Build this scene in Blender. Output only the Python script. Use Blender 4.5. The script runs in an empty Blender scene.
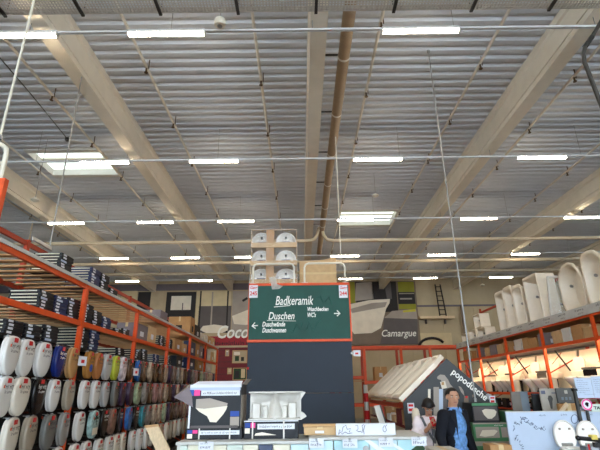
import bpy, bmesh, math, random
from mathutils import Vector, Matrix
random.seed(7)
S = bpy.context.scene
COL = S.collection
R = math.radians

# ------------------------------------------------------------------ camera
CAM = Vector((0, 0, 1.75))
PITCH, ROLL, F = 20.1, -0.65, 450.0
CM = Matrix.Rotation(R(90 + PITCH), 3, 'X') @ Matrix.Rotation(R(ROLL), 3, 'Z')
cd = bpy.data.cameras.new('camera'); cd.sensor_width = 36; cd.lens = F / 600 * 36
cd.clip_start = .05; cd.clip_end = 200
cam = bpy.data.objects.new('camera', cd); COL.objects.link(cam)
cam.matrix_world = Matrix.Translation(CAM) @ CM.to_4x4()
S.camera = cam

def P(px, py, X=None, Y=None, Z=None):
    """photo pixel -> world point on the plane X=, Y= or Z= (real metres)"""
    d = CM @ Vector(((px - 300) / F, (225 - py) / F, -1))
    t = (X - CAM.x) / d.x if X is not None else (Y - CAM.y) / d.y if Y is not None else (Z - CAM.z) / d.z
    return CAM + d * t

# ------------------------------------------------------------------ world, exposure
W = bpy.data.worlds.new('sky'); S.world = W; W.use_nodes = True
bg = W.node_tree.nodes['Background']; bg.inputs[0].default_value = (.72, .86, 1, 1); bg.inputs[1].default_value = 8.0
S.view_settings.view_transform = 'Standard'; S.view_settings.look = 'None'
S.view_settings.gamma = 1; S.view_settings.use_curve_mapping = False
S.view_settings.exposure = 0.5
LAMP_STRENGTH = 44.0
SKYLIGHT_STRENGTH = 1.0
DISPLAY_STRENGTH = 45.0

# ------------------------------------------------------------------ materials
MATS = {}
def mat(name, col, rough=.6, metal=0, var=.06, scale=6, bump=0, emit=0, alpha=None, stretch=None, spec=.4):
    if name in MATS: return MATS[name]
    m = bpy.data.materials.new(name); m.use_nodes = True
    nt = m.node_tree; N = nt.nodes; L = nt.links
    b = N['Principled BSDF']
    b.inputs['Roughness'].default_value = rough; b.inputs['Metallic'].default_value = metal
    b.inputs['Specular IOR Level'].default_value = spec
    b.inputs['Base Color'].default_value = (*col, 1)
    if emit:
        b.inputs['Emission Color'].default_value = (*col, 1); b.inputs['Emission Strength'].default_value = emit
    elif var or bump:
        tc = N.new('ShaderNodeTexCoord'); mp = N.new('ShaderNodeMapping')
        if stretch: mp.inputs['Scale'].default_value = stretch
        nz = N.new('ShaderNodeTexNoise'); nz.inputs['Scale'].default_value = scale; nz.inputs['Detail'].default_value = 4
        L.new(tc.outputs['Object'], mp.inputs['Vector']); L.new(mp.outputs[0], nz.inputs['Vector'])
        rp = N.new('ShaderNodeValToRGB')
        rp.color_ramp.elements[0].position = .3; rp.color_ramp.elements[1].position = .7
        rp.color_ramp.elements[0].color = (*[max(0, c * (1 - var)) for c in col], 1)
        rp.color_ramp.elements[1].color = (*[min(1, c * (1 + var)) for c in col], 1)
        L.new(nz.outputs['Fac'], rp.inputs[0]); L.new(rp.outputs[0], b.inputs['Base Color'])
        if bump:
            bp = N.new('ShaderNodeBump'); bp.inputs['Strength'].default_value = bump
            bp.inputs['Distance'].default_value = .02
            L.new(nz.outputs['Fac'], bp.inputs['Height']); L.new(bp.outputs[0], b.inputs['Normal'])
    if alpha is not None: b.inputs['Alpha'].default_value = alpha
    MATS[name] = m
    return m
def srgb(r, g, b):
    f = lambda c: ((c / 255 + .055) / 1.055) ** 2.4 if c > 10 else c / 255 / 12.92
    return (f(r), f(g), f(b))
def M(name): return MATS[name]
mat('deck', srgb(198, 201, 206), .75, var=.03, scale=2)
mat('beam', srgb(224, 214, 196), .8, var=.04, scale=3)
mat('wall', srgb(186, 170, 140), .85, var=.06, scale=1.5)
mat('wall_band', srgb(110, 104, 112), .8)
mat('floor', srgb(128, 122, 114), .45, var=.08, scale=2)
mat('trunk', srgb(205, 205, 205), .45)
mat('lamp', (1, .85, .64), emit=LAMP_STRENGTH)
mat('skypane', (.86, .97, .92), emit=SKYLIGHT_STRENGTH)
mat('display_lamp', (1, .80, .50), emit=DISPLAY_STRENGTH)
mat('white', srgb(208, 204, 196), .35, var=.03)
mat('white_matte', srgb(206, 203, 196), .8, var=.03)
mat('ceramic', srgb(235, 230, 222), .15, var=.02, spec=.5)
mat('acrylic', srgb(232, 220, 200), .3, var=.04)
mat('steel', srgb(150, 150, 148), .4, .7)
mat('mesh_wire', srgb(190, 182, 170), .6, .1)
mat('dark_clamp', srgb(60, 58, 55), .5, .4)
mat('duct', srgb(160, 136, 108), .6, var=.05)
mat('pipe', srgb(198, 180, 152), .6)
mat('sprinkler_pipe', srgb(216, 208, 194), .6)
mat('brass', srgb(90, 72, 50), .4, .6)
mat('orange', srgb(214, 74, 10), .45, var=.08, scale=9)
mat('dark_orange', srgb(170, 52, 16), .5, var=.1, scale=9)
mat('slat', srgb(190, 148, 104), .8, var=.18, scale=5, stretch=(1, 6, 6))
mat('price_strip', srgb(190, 190, 186), .5)
mat('black', srgb(12, 12, 13), .6, var=.1)
mat('black_gloss', srgb(16, 16, 18), .2)
mat('panel_dark', srgb(33, 43, 56), .6, var=.08, scale=2)
mat('green', srgb(16, 72, 62), .6, var=.12, scale=3)
mat('chalk', srgb(238, 238, 232), .8)
mat('chalk_faint', srgb(36, 90, 80), .9)
mat('tube_white', srgb(214, 208, 192), .4)
mat('carton', srgb(176, 134, 88), .85, var=.08, scale=8)
mat('carton_pale', srgb(196, 164, 122), .85, var=.08, scale=8)
mat('carton_grey', srgb(128, 118, 122), .85, var=.08)
mat('tape', srgb(206, 180, 132), .4)
mat('wood', srgb(188, 150, 104), .7, var=.18, scale=4, stretch=(1, 10, 10))
mat('wood_pale', srgb(214, 192, 158), .6, var=.1, scale=4, stretch=(12, 12, 1))
mat('navy', srgb(24, 40, 84), .5, var=.1)
mat('box_dark', srgb(17, 20, 27), .55, var=.1)
mat('spine', srgb(206, 200, 176), .6, var=.15, scale=9)
mat('blue_print', srgb(28, 66, 150), .5)
mat('pink_print', srgb(232, 60, 142), .5)
mat('red', srgb(206, 28, 30), .5)
mat('ink', srgb(24, 24, 30), .7)
mat('ink_grey', srgb(90, 96, 120), .7)
mat('paper', srgb(214, 217, 224), .7, var=.02)
mat('paper_blue', srgb(178, 192, 212), .6, var=.03)
mat('wine', srgb(110, 22, 32), .6, var=.1)
mat('wine_band', srgb(150, 22, 40), .6)
mat('skin', srgb(196, 146, 118), .55, var=.05)
mat('hair', srgb(20, 16, 15), .5, var=.3, scale=60)
mat('navy_cloth', srgb(13, 17, 28), .9, var=.15, scale=40)
mat('shirt', srgb(104, 150, 206), .8, var=.35, scale=24)
mat('jacket_pink', srgb(250, 238, 242), .7, var=.05, scale=10, bump=.3)
mat('trouser', srgb(26, 28, 34), .9)
mat('grey_cloth', srgb(112, 114, 120), .9, var=.15, scale=30)
mat('film', srgb(225, 225, 225), .25, var=0, alpha=.07)
mat('glass', (.8, .9, .9), .1, var=0, alpha=.15)

# ------------------------------------------------------------------ mesh builder
class MB:
    def __init__(s): s.v = []; s.f = []
    def add(s, vs, fs):
        n = len(s.v); s.v += [tuple(v) for v in vs]; s.f += [tuple(i + n for i in f) for f in fs]; return s
    def box(s, x0, x1, y0, y1, z0, z1):
        return s.add([(x0,y0,z0),(x1,y0,z0),(x1,y1,z0),(x0,y1,z0),(x0,y0,z1),(x1,y0,z1),(x1,y1,z1),(x0,y1,z1)],
                     [(0,3,2,1),(4,5,6,7),(0,1,5,4),(1,2,6,5),(2,3,7,6),(3,0,4,7)])
    def cbox(s, x0, x1, y0, y1, z0, z1, c=.01):
        """box with chamfered vertical and horizontal edges"""
        bm = bmesh.new(); bmesh.ops.create_cube(bm, size=1)
        for v in bm.verts:
            v.co = Vector(((x0+x1)/2 + v.co.x*(x1-x0), (y0+y1)/2 + v.co.y*(y1-y0), (z0+z1)/2 + v.co.z*(z1-z0)))
        bmesh.ops.bevel(bm, geom=bm.edges[:], offset=c, segments=2, affect='EDGES', profile=.5)
        bm.verts.index_update()
        s.add([v.co[:] for v in bm.verts], [[v.index for v in f.verts] for f in bm.faces]); bm.free(); return s
    def rod(s, a, b, r, n=8, r2=None):
        a, b = Vector(a), Vector(b); d = (b - a).normalized()
        u = d.cross(Vector((0,0,1)) if abs(d.z) < .9 else Vector((1,0,0))).normalized(); w = d.cross(u)
        r2 = r if r2 is None else r2
        ring = lambda c, q: [c + (u*math.cos(2*math.pi*i/n) + w*math.sin(2*math.pi*i/n))*q for i in range(n)]
        return s.add(ring(a, r) + ring(b, r2), [(i, (i+1)%n, n+(i+1)%n, n+i) for i in range(n)] +
                     [tuple(range(n))[::-1], tuple(range(n, 2*n))])
    def bar(s, a, b, w, h):
        """rectangular bar between two points"""
        a, b = Vector(a), Vector(b); d = (b - a).normalized()
        u = d.cross(Vector((0,0,1)) if abs(d.z) < .9 else Vector((0,1,0))).normalized(); q = u.cross(d)
        c = lambda p: [p+u*w/2*i+q*h/2*j for i, j in ((-1,-1),(1,-1),(1,1),(-1,1))]
        return s.add(c(a) + c(b), [(0,1,5,4),(1,2,6,5),(2,3,7,6),(3,0,4,7),(3,2,1,0),(4,5,6,7)])
    def tube(s, pts, r, n=8):
        pts = [Vector(p) for p in pts]; m = len(pts); ref = None; base = len(s.v)
        for i, p in enumerate(pts):
            d = (pts[min(i+1, m-1)] - pts[max(i-1, 0)]).normalized()
            if ref is None: ref = d.cross(Vector((0,0,1)) if abs(d.z) < .9 else Vector((1,0,0))).normalized()
            u = (ref - d*ref.dot(d)).normalized(); ref = u; w = d.cross(u)
            s.v += [tuple(p + (u*math.cos(2*math.pi*k/n) + w*math.sin(2*math.pi*k/n))*r) for k in range(n)]
        for i in range(m-1):
            for k in range(n):
                s.f.append((base+i*n+k, base+i*n+(k+1)%n, base+(i+1)*n+(k+1)%n, base+(i+1)*n+k))
        s.f.append(tuple(base+k for k in range(n))[::-1]); s.f.append(tuple(base+(m-1)*n+k for k in range(n)))
        return s
    def loft(s, rings, cap0=True, cap1=True):
        n = len(rings[0]); b = len(s.v)
        for r in rings: s.v += [tuple(p) for p in r]
        for i in range(len(rings)-1):
            for k in range(n):
                s.f.append((b+i*n+k, b+i*n+(k+1)%n, b+(i+1)*n+(k+1)%n, b+(i+1)*n+k))
        if cap0: s.f.append(tuple(b+k for k in range(n))[::-1])
        if cap1: s.f.append(tuple(b+(len(rings)-1)*n+k for k in range(n)))
        return s
    def prism(s, pts, off):
        """polygon (3d points) extruded by vector off"""
        off = Vector(off); return s.loft([[Vector(p) for p in pts], [Vector(p)+off for p in pts]])
    def ell(s, c, r, nu=16, nv=10):
        rings = []
        for j in range(1, nv):
            t = math.pi*j/nv
            rings.append([(c[0]+r[0]*math.sin(t)*math.cos(2*math.pi*i/nu), c[1]+r[1]*math.sin(t)*math.sin(2*math.pi*i/nu), c[2]-r[2]*math.cos(t)) for i in range(nu)])
        b = len(s.v); s.loft(rings, False, False); n = len(rings)*nu
        s.v += [(c[0], c[1], c[2]-r[2]), (c[0], c[1], c[2]+r[2])]
        for i in range(nu):
            s.f.append((b+n, b+(i+1)%nu, b+i)); s.f.append((b+n+1, b+n-nu+i, b+n-nu+(i+1)%nu))
        return s
    def quad(s, a, b, c, d): return s.add([a, b, c, d], [(0,1,2,3)])
    def mesh(s, name, smooth=False):
        me = bpy.data.meshes.new(name); me.from_pydata(s.v, [], s.f); me.update()
        bm = bmesh.new(); bm.from_mesh(me); bmesh.ops.recalc_face_normals(bm, faces=bm.faces[:]); bm.to_mesh(me); bm.free()
        if smooth:
            for p in me.polygons: p.use_smooth = True
            me.set_sharp_from_angle(angle=R(50))
        return me

def link(name, me, m, parent=None, loc=None, rot=None):
    if m is not None and not me.materials: me.materials.append(MATS[m] if isinstance(m, str) else m)
    o = bpy.data.objects.new(name, me); COL.objects.link(o)
    if parent is not None: o.parent = parent
    if loc is not None: o.location = loc
    if rot is not None: o.rotation_euler = rot
    return o
def part(name, mb, m, parent=None, loc=None, rot=None, smooth=False):
    return link(name, mb.mesh(name, smooth), m, parent, loc, rot)
def tag(o, label, cat, group=None):
    o['label'] = label; o['category'] = cat
    if group: o['group'] = group
    return o
def thing(name, label, cat, loc=(0,0,0), rz=0, group=None):
    o = bpy.data.objects.new(name, None); COL.objects.link(o); o.empty_display_size = .1
    o.location = loc; o.rotation_euler = (0, 0, rz)
    return tag(o, label, cat, group)
def struct(o, label=None):
    o['kind'] = 'structure'
    if label: o['label'] = label
    return o
def clone(o, parent=None):
    c = o.copy(); COL.objects.link(c)
    if parent is not None: c.parent = parent
    for ch in list(o.children): clone(ch, c)
    return c
ORD = ['first','second','third','fourth','fifth','sixth','seventh','eighth','ninth','tenth','eleventh','twelfth',
       'thirteenth','fourteenth','fifteenth','sixteenth','seventeenth','eighteenth','nineteenth','twentieth']
def ordn(i):
    if i < 20: return ORD[i]
    t = ['twenty','thirty','forty','fifty','sixty'][(i+1)//10-2]; k = (i+1) % 10
    return (t[:-1]+'ieth') if k == 0 else t+'-'+ORD[k-1]

_tc = {}
def text_mesh(txt, size=1.0, shear=0.0, ext=.0, offset=0.0, spacing=1.0):
    key = (txt, size, shear, ext, offset, spacing)
    if key in _tc: return _tc[key]
    cu = bpy.data.curves.new('lettering', 'FONT'); cu.body = txt; cu.size = size; cu.shear = shear
    cu.extrude = ext; cu.offset = offset; cu.align_x = 'LEFT'; cu.resolution_u = 3; cu.space_character = spacing
    o = bpy.data.objects.new('lettering', cu); COL.objects.link(o)
    bpy.context.view_layer.update()
    me = bpy.data.meshes.new_from_object(o.evaluated_get(bpy.context.evaluated_depsgraph_get()))
    bpy.data.objects.remove(o); bpy.data.curves.remove(cu)
    me.materials.clear(); _tc[key] = me
    return me
def lettering(txt, m, parent, origin, right, up, size, shear=0, fitw=None, offset=0, spacing=1.0):
    """flat print in the plane (right, up); origin = baseline left, in parent space"""
    me = text_mesh(txt, size, shear, 0, offset, spacing).copy()
    right = Vector(right).normalized(); up = Vector(up); up = (up - right*up.dot(right)).normalized(); n = right.cross(up)
    xs = [v.co.x for v in me.vertices]; k = 1
    if fitw and xs: k = fitw / (max(xs) - min(xs))
    for v in me.vertices:
        v.co = Vector(origin) + right*v.co.x*k + up*v.co.y + n*.002
    return link('lettering', me, m, parent)
def smudge(mb, o, r, u, n, w, h, seed):
    """hand-written looking strokes: small quads in a row"""
    rnd = random.Random(seed); x = 0
    o, r, u, n = Vector(o), Vector(r), Vector(u), Vector(n)
    while x < w:
        cw = h * rnd.uniform(.35, .6)
        y0 = rnd.choice((0, 0, .0, -.2)); y1 = rnd.choice((.6, .6, 1, .65))
        a = o + r*x + u*h*y0
        mb.quad(a, a + r*cw*.35, a + r*cw*.45 + u*h*(y1-y0), a + r*cw*.1 + u*h*(y1-y0))
        b = o + r*x + u*h*rnd.choice((0, .3, .5))
        mb.quad(b, b + r*cw*.8, b + r*cw*.8 + u*h*.14, b + u*h*.14)
        x += cw + (h*.4 if rnd.random() < .15 else h*.05)
    return mb
# ================================================================== STRUCTURE
ZC, ZB, ZL = 9.0, 8.2, 7.95          # deck, beam underside, lamp trunking
XW, YB, YF = 21.0, 31.0, -12.0       # half width, back wall, glazed front
mb = MB().box(-XW, XW, YF, YB, -.2, 0); struct(part('floor', mb, 'floor'))
for nm, x in (('wall_left', -XW-.2), ('wall_right', XW)):
    struct(part(nm, MB().box(x, x+.2, YF, YB, 0, ZC+.2), 'wall'))
wb = struct(part('wall_back', MB().box(-XW, XW, YB, YB+.2, 0, ZC+.2), 'wall'))
zb0 = P(150, 291, Y=YB-.25).z; zb1 = P(150, 284.5, Y=YB-.25).z
part('soffit_band', MB().box(-XW, -.5, YB-.3, YB, zb0, zb1), 'wall_band', wb)
# wall panel joints, seen right of the banners
for k in range(8):
    x = 3.0 + k*2.2
    part('wall_panel', MB().box(x+.015, x+2.185, YB-.04, YB, .1, 6.9), 'wall', wb)
part('panel_rail', MB().box(2.6, XW, YB-.06, YB, 7.0, 7.12), 'wall_band', wb)
# glazed front behind the camera: the daylight of the near hall
wf = MB().box(-XW, XW, YF-.2, YF, 0, .8).box(-XW, XW, YF-.2, YF, 7.4, ZC+.2)
for k in range(9): wf.box(-XW+k*5.2, -XW+k*5.2+.4, YF-.2, YF, .8, 7.4)
struct(part('wall_front', wf, 'wall'))
wn = 0
for k in range(8):
    wn += 1
    x0 = -XW + k*5.2 + .4
    w = struct(part('window_%d' % wn, MB().box(x0, x0+4.8, YF-.12, YF-.1, .8, 7.4), 'glass'))
    part('window_frame', MB().box(x0, x0+4.8, YF-.15, YF-.05, 4.0, 4.1).box(x0+2.35, x0+2.45, YF-.15, YF-.05, .8, 7.4), 'steel', w)

# corrugated deck with two skylight openings
def skyrect(q):
    ps = [P(x, y, Z=ZC) for x, y in q]
    return (min(p.x for p in ps), max(p.x for p in ps), min(p.y for p in ps), max(p.y for p in ps))
sk = []
a, b_, c, d_ = P(32, 155.5, Z=ZC), P(106, 154, Z=ZC), P(115, 171, Z=ZC), P(50, 172.7, Z=ZC)
sk.append(((a.x+d_.x)/2, (b_.x+c.x)/2, (a.y+b_.y)/2, (c.y+d_.y)/2))
a, b_, c, d_ = P(340, 213, Z=ZC), P(395, 212.5, Z=ZC), P(391.5, 223, Z=ZC), P(339.5, 223.5, Z=ZC)
sk.append(((a.x+d_.x)/2, (b_.x+c.x)/2, (a.y+b_.y)/2, (c.y+d_.y)/2))
pitch, hgt = .29, .05
deck = MB()
y = YF
while y < YB:
    segs = [(-XW, XW)]
    for (x0, x1, y0, y1) in sk:
        if y + pitch > y0 and y < y1:
            segs = [q for (p0, p1) in segs for q in ((p0, x0), (x1, p1))] if True else segs
    prof = [(y, ZC), (y+.11, ZC), (y+.165, ZC+hgt), (y+.235, ZC+hgt), (y+pitch, ZC)]
    for (p0, p1) in segs:
        n = len(deck.v)
        for (yy, zz) in prof: deck.v += [(p0, yy, zz), (p1, yy, zz)]
        for i in range(4): deck.f.append((n+2*i, n+2*i+2, n+2*i+3, n+2*i+1))
    y += pitch
struct(part('ceiling', deck, 'deck'))
struct(part('sky_block_slab', MB().box(-XW, XW, YF, YB+.2, ZC+1.2, ZC+1.3), 'deck'))  # unseen slab, added above the deck only to shut out the sky
for i, (x0, x1, y0, y1) in enumerate(sk):
    t = thing('skylight', ['rectangular skylight in the ceiling at far left, over the toilet seat rack',
                           'small rectangular skylight in the ceiling, right of the brown duct'][i], 'skylight', (0, 0, ZC), 0, 'skylights')
    yy0, yy1 = y0 - .17, y1 + .17
    w = MB()
    w.box(x0-.03, x0, yy0, yy1, -.03, .55).box(x1, x1+.03, yy0, yy1, -.03, .55)
    w.box(x0-.03, x1+.03, yy0-.2, yy0, -.03, .55).box(x0-.03, x1+.03, yy1, yy1+.2, -.03, .55)
    part('curb', w, 'white_matte', t)
    part('pane', MB().box(x0, x1, yy0, yy1, .2, .23), 'skypane', t)
    part('glazing_bar', MB().box(x0, x1, (yy0+yy1)/2-.04, (yy0+yy1)/2+.04, .15, .2), 'tube_white', t)

# roof beams (I profile), running away from the camera
for i, xc in enumerate((-15.3, -10.15, -4.83, .40, 5.56, 10.8, 16.0)):
    prof = [(-.16, ZB), (.16, ZB), (.16, ZB+.13), (.11, ZB+.13), (.11, ZB+.17), (.15, ZB+.17), (.15, ZC-.2), (.19, ZC-.16), (.19, ZC+.01),
            (-.19, ZC+.01), (-.19, ZC-.16), (-.15, ZC-.2), (-.15, ZB+.17), (-.11, ZB+.17), (-.11, ZB+.13), (-.16, ZB+.13)]
    m_ = MB().prism([(xc+x, YF, z) for x, z in prof], (0, YB-YF, 0))
    struct(part('trim_%d' % (i+1), m_, 'beam'), 'pale roof beam spanning the hall')

# ------------------------------------------------------------------ services under the roof
# duct beside the centre beam
t = thing('ventilation_duct', 'brown round duct running beside the middle roof beam', 'duct')
zd = ZB + .25
part('pipe', MB().rod((.98, -4, zd), (.98, P(318, 254, Z=zd).y, zd), .125, 20), 'duct', t, smooth=True)
for k in range(9):
    y = 1.5 + 2.1*k
    part('clamp', MB().rod((.98, y, zd), (.98, y+.05, zd), .132, 20), 'sprinkler_pipe', t)
    part('hanger', MB().box(.56, .9, y, y+.03, zd+.02, zd+.05), 'dark_clamp', t)
# sprinkler pipes between the beams
sp_names = ['far left', 'left of the left skylight', 'left of the long left beam', 'right of the long left beam', 'just left of the middle beam',
            'just right of the brown duct', 'left of the long right beam', 'right of the long right beam', 'second right of the long right beam', 'far right']
for i, xc in enumerate((-11.4, -8.8, -6.2, -3.5, -.9, 1.7, 4.2, 6.65, 9.3, 11.9)):
    t = thing('sprinkler_pipe', 'thin sprinkler pipe along the ceiling, ' + sp_names[i], 'pipe', (xc, 0, ZC-.22), 0, 'sprinkler pipes')
    part('pipe', MB().rod((0, YF+.3, 0), (0, 29, 0), .034, 8), 'sprinkler_pipe', t)
    hm = None
    for k in range(10):
        y = 6.2 + 2.3*k + (i % 3)*.5
        if hm is None:
            hm = MB().rod((0, 0, -.14), (0, 0, -.02), .022, 6).rod((0, 0, -.15), (0, 0, -.135), .045, 8).rod((.05, 0, -.05), (.05, 0, .21), .012, 6).mesh('sprinkler_head')
        link('sprinkler_head', hm, 'brass', t, (0, y, 0))
# big cross pipes with the bends round the duct
def crosspipe(label, y, segs, z, r=.075):
    t = thing('sprinkler_main', label, 'pipe', (0, 0, 0), 0, 'wide cross pipes')
    for pts in segs:
        part('pipe', MB().tube(pts, r, 10), 'pipe', t, smooth=True)
        part('bracket', MB().box(pts[0][0]+(2 if pts[0][0] < 0 else 4), pts[0][0]+(2.04 if pts[0][0] < 0 else 4.04), y-.02, y+.02, z, ZC-.01), 'pipe', t)
zp = 7.9
y1 = P(300, 241, Z=zp).y
xl, xr = P(314, 242, Y=y1).x, P(327, 241, Y=y1).x
def arc(x, s): return [(x - s*.25, y1, zp), (x, y1, zp+.06), (x+s*.14, y1, zp+.25), (x+s*.2, y1, zp+.5), (x + s*.4, y1, zp+.6)]
crosspipe('nearest wide cross pipe, broken by bends at the brown duct', y1,
          [[(-14, y1, zp), (-8, y1, zp)] + arc(xl, 1), [(14, y1, zp), (8, y1, zp)] + arc(xr, -1)], zp)
for py, lab in ((262, 'second wide cross pipe beyond the bent one'), (272.5, 'third wide cross pipe, close to the back wall')):
    yy = P(300, py, Z=zp).y
    crosspipe(lab, yy, [[(-XW+1, yy, zp), (0, yy, zp), (XW-1, yy, zp)]], zp, .085)

# lamp trunking rows with lamps
ROWS = [(6.55, 31, [(0, 38), (130, 203), (384, 457)], 'nearest'),
        (None, 159.5, [(80, 130), (190, 238), (353, 402), (517, 566)], 'second'),
        (None, 220, [(48, 85), (137, 174), (218, 254), (338, 373), (461, 496), (564, 599)], 'third'),
        (None, 256, [(100, 129), (171, 200), (235, 263), (331, 359), (427, 456), (511, 539), (30, 58)], 'fourth'),
        (None, 279, [(117, 138), (189, 212), (339, 362), (413, 437), (489, 512), (262, 285)], 'farthest')]
lamp_me = MB().box(-.69, .69, -.036, .036, -.055, -.01).mesh('diffuser')
house_me = MB().box(-.71, .71, -.042, .042, -.01, .05).mesh('housing')
endc_me = MB().box(-.0125, .0125, -.04, .04, -.06, .0).mesh('end_cap')
def lamp(x, y, label):
    t = thing('linear_lamp', label, 'lamp', (x, y, ZL), 0, 'linear ceiling lamps')
    link('housing', house_me, 'trunk', t); link('diffuser', lamp_me, 'lamp', t); link('end_cap', endc_me, 'trunk', t, (-.7025, 0, 0)); link('end_cap', endc_me, 'trunk', t, (.7025, 0, 0))
def trunk(y, label, lamps=()):
    t = thing('lamp_trunking', label, 'lamp rail', (0, y, ZL), 0, 'lamp rails')
    x = -XW + .5
    for lx in sorted(lamps) + [None]:
        xe = XW-.5 if lx is None else lx-.717
        part('rail', MB().box(x, xe, -.025, .025, 0, .045), 'trunk', t)
        x = None if lx is None else lx+.717
    hm = MB().rod((0, 0, .052), (0, 0, ZC-ZL-.01), .006, 5).mesh('hanger')
    for k in range(14): link('hanger', hm, 'steel', t, (-18+k*2.61, 0, 0))
for (yy, py, ls, nm) in ROWS:
    Y = P(300, py, Z=ZL).y
    ls = sorted(ls)
    trunk(Y, 'white lamp rail crossing the hall, %s row from the camera' % nm, [P((xa+xb)/2, py + ((xa+xb)/2-300)*-.011, Y=Y).x for xa, xb in ls])
    for j, (xa, xb) in enumerate(ls):
        q = P((xa+xb)/2, py + ((xa+xb)/2-300)*-.011, Y=Y)
        pos = 'leftmost' if j == 0 else 'rightmost' if j == len(ls)-1 else ordn(j)+' from the left'
        lamp(q.x, Y, 'lit white linear lamp in the %s row of ceiling lamps, %s' % (nm, pos))
    # rows go on outside the picture
    half = 7.6 if nm == 'nearest' else 11.5 if nm == 'second' else 15
for k, Y in enumerate((1.6, -3.4, -8.4)):
    trunk(Y, 'white lamp rail behind the camera, %s one back' % ordn(k), [-15.6+j*5.2 for j in range(7)])
    for j in range(7):
        lamp(-15.6+j*5.2, Y, 'lit linear lamp behind the camera, rail %s, place %s' % (ordn(k), ordn(j)))

# cable tray across the top of the picture
zt = 7.55
ya = P(300, 11.5, Z=zt).y
t = thing('cable_tray', 'perforated grey metal cable tray crossing the top of the view', 'cable tray', (0, ya, zt))
w = MB()
for k in range(9): w.box(-XW+2, XW-2, -.4+k*.05-.006, -.4+k*.05+.006, 0, .012)
o = part('tray_wire', w, 'mesh_wire', t); o['kind'] = 'stuff'
w = MB()
for k in range(330): w.box(-8+k*.05-.011, -8+k*.05+.011, -.4, 0, .004, .014)
o = part('tray_cross_wire', w, 'mesh_wire', t); o['kind'] = 'stuff'
part('tray_side', MB().box(-XW+2, XW-2, -.012, .0, 0, .09), 'mesh_wire', t)
part('tray_side', MB().box(-XW+2, XW-2, -.412, -.4, 0, .09), 'mesh_wire', t)
cm_ = MB().box(-.025, .025, -.43, .03, -.03, .0).rod((0, .02, -.03), (0, .02, ZC-zt-.01), .008, 6).mesh('tray_clamp')
for k in range(11): link('tray_clamp', cm_, 'dark_clamp', t, (-6.05+k*1.27, 0, 0))

# round speaker under the tray and hanging detectors
q = P(220, 23, Y=6.3)
t = thing('ceiling_speaker', 'round white speaker hanging below the cable tray', 'speaker', q)
part('body', MB().loft([[(r*math.cos(a*math.pi/10), r*math.sin(a*math.pi/10), z) for a in range(20)] for r, z in ((.06,.1),(.1,.06),(.105,-.02),(.09,-.06),(.05,-.07))]), 'tube_white', t, smooth=True)
part('grille', MB().rod((0, 0, -.075), (0, 0, -.065), .045, 16), 'steel', t)
part('hanger', MB().rod((0, 0, .1), (0, 0, ZC-q.z), .006, 6), 'steel', t)
for (px, py, Y, lab) in ((35, 200, 12.0, 'small white detector hanging on a chain below the left skylight'),
                         (375.5, 195.5, 14.5, 'small detector hanging on a wire above the right skylight'),
                         (482.5, 285, 24, 'tiny white detector hanging before the back wall')):
    q = P(px, py, Y=Y)
    t = thing('hanging_detector', lab, 'detector', q, 0, 'hanging detectors')
    part('body', MB().loft([[(r*math.cos(a*math.pi/8), r*math.sin(a*math.pi/8), z) for a in range(16)] for r, z in ((.03,.07),(.1,.03),(.12,-.01),(.06,-.05))]), 'tube_white', t, smooth=True)
    part('wire', MB().rod((0, 0, .06), (0, 0, ZC-q.z+.04), .008, 6), 'steel', t)
# suspension rods and hanging cables
def rod(label, x, y, z0, z1=ZC, r=.018, m='tube_white', name='suspension_rod'):
    t = thing(name, label, 'rod', (x, y, z0), 0, 'rods hanging from the roof')
    part('rod', MB().rod((0, 0, 0), (0, 0, z1-z0), r, 8), m, t)
    part('end_fitting', MB().rod((0, 0, 0), (0, 0, .06), r*1.7, 8), 'steel', t)
    part('ceiling_anchor', MB().rod((0, 0, z1-z0-.05), (0, 0, z1-z0), r*2.5, 8), 'steel', t)
q = P(8, 105, Y=4.95)
rod('bright rod at far left, rising from the near rack end', q.x, 4.95, 4.76, ZC, .015)
q = P(50, 245, X=-4.72)
rod('thin rod above the flat box stack on the left rack', q.x, q.y, q.z-.05, ZC, .014, 'steel')
q = P(341, 262, Y=10.9)
rod('pale rod dropping to the white hoop right of the green sign', q.x, 10.9, 4.62, ZC, .012)
q = P(470, 360, Y=8.3)
rod('chain-like grey rod dropping in front of the dark gable display', q.x, 8.3, P(478, 402, Y=8.3).z, ZC, .014, 'steel')
t = thing('ceiling_cable', 'thin dark cable along the ceiling left of the left skylight', 'cable')
part('cable', MB().tube([P(-30, 28, Z=ZC-.05), P(0, 58, Z=ZC-.05), P(30, 93, Z=ZC-.05), P(67.5, 139, Z=ZC-.05)], .014, 6), 'dark_clamp', t)
part('junction_box', MB().box(-.05, .05, -.05, .05, -.06, .03), 'dark_clamp', t, P(67.5, 139, Z=ZC-.05))
# dark bent hose, upper right
t = thing('bent_hose', 'dark bent hose hanging at the upper right edge', 'hose')
pts = [P(x, y, Y=5.0) for x, y in ((622, -20), (603, 18), (592, 37), (585, 47), (583.5, 54), (584.5, 62), (590, 76), (598, 97), (606, 118), (616, 145))]
part('hose', MB().tube(pts, .028, 10), 'dark_clamp', t, smooth=True)
part('sleeve', MB().rod(pts[2], pts[3], .034, 10), 'black', t)
part('hanger', MB().rod(pts[0], (pts[0].x, pts[0].y, ZC), .012, 6), 'steel', t)
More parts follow.
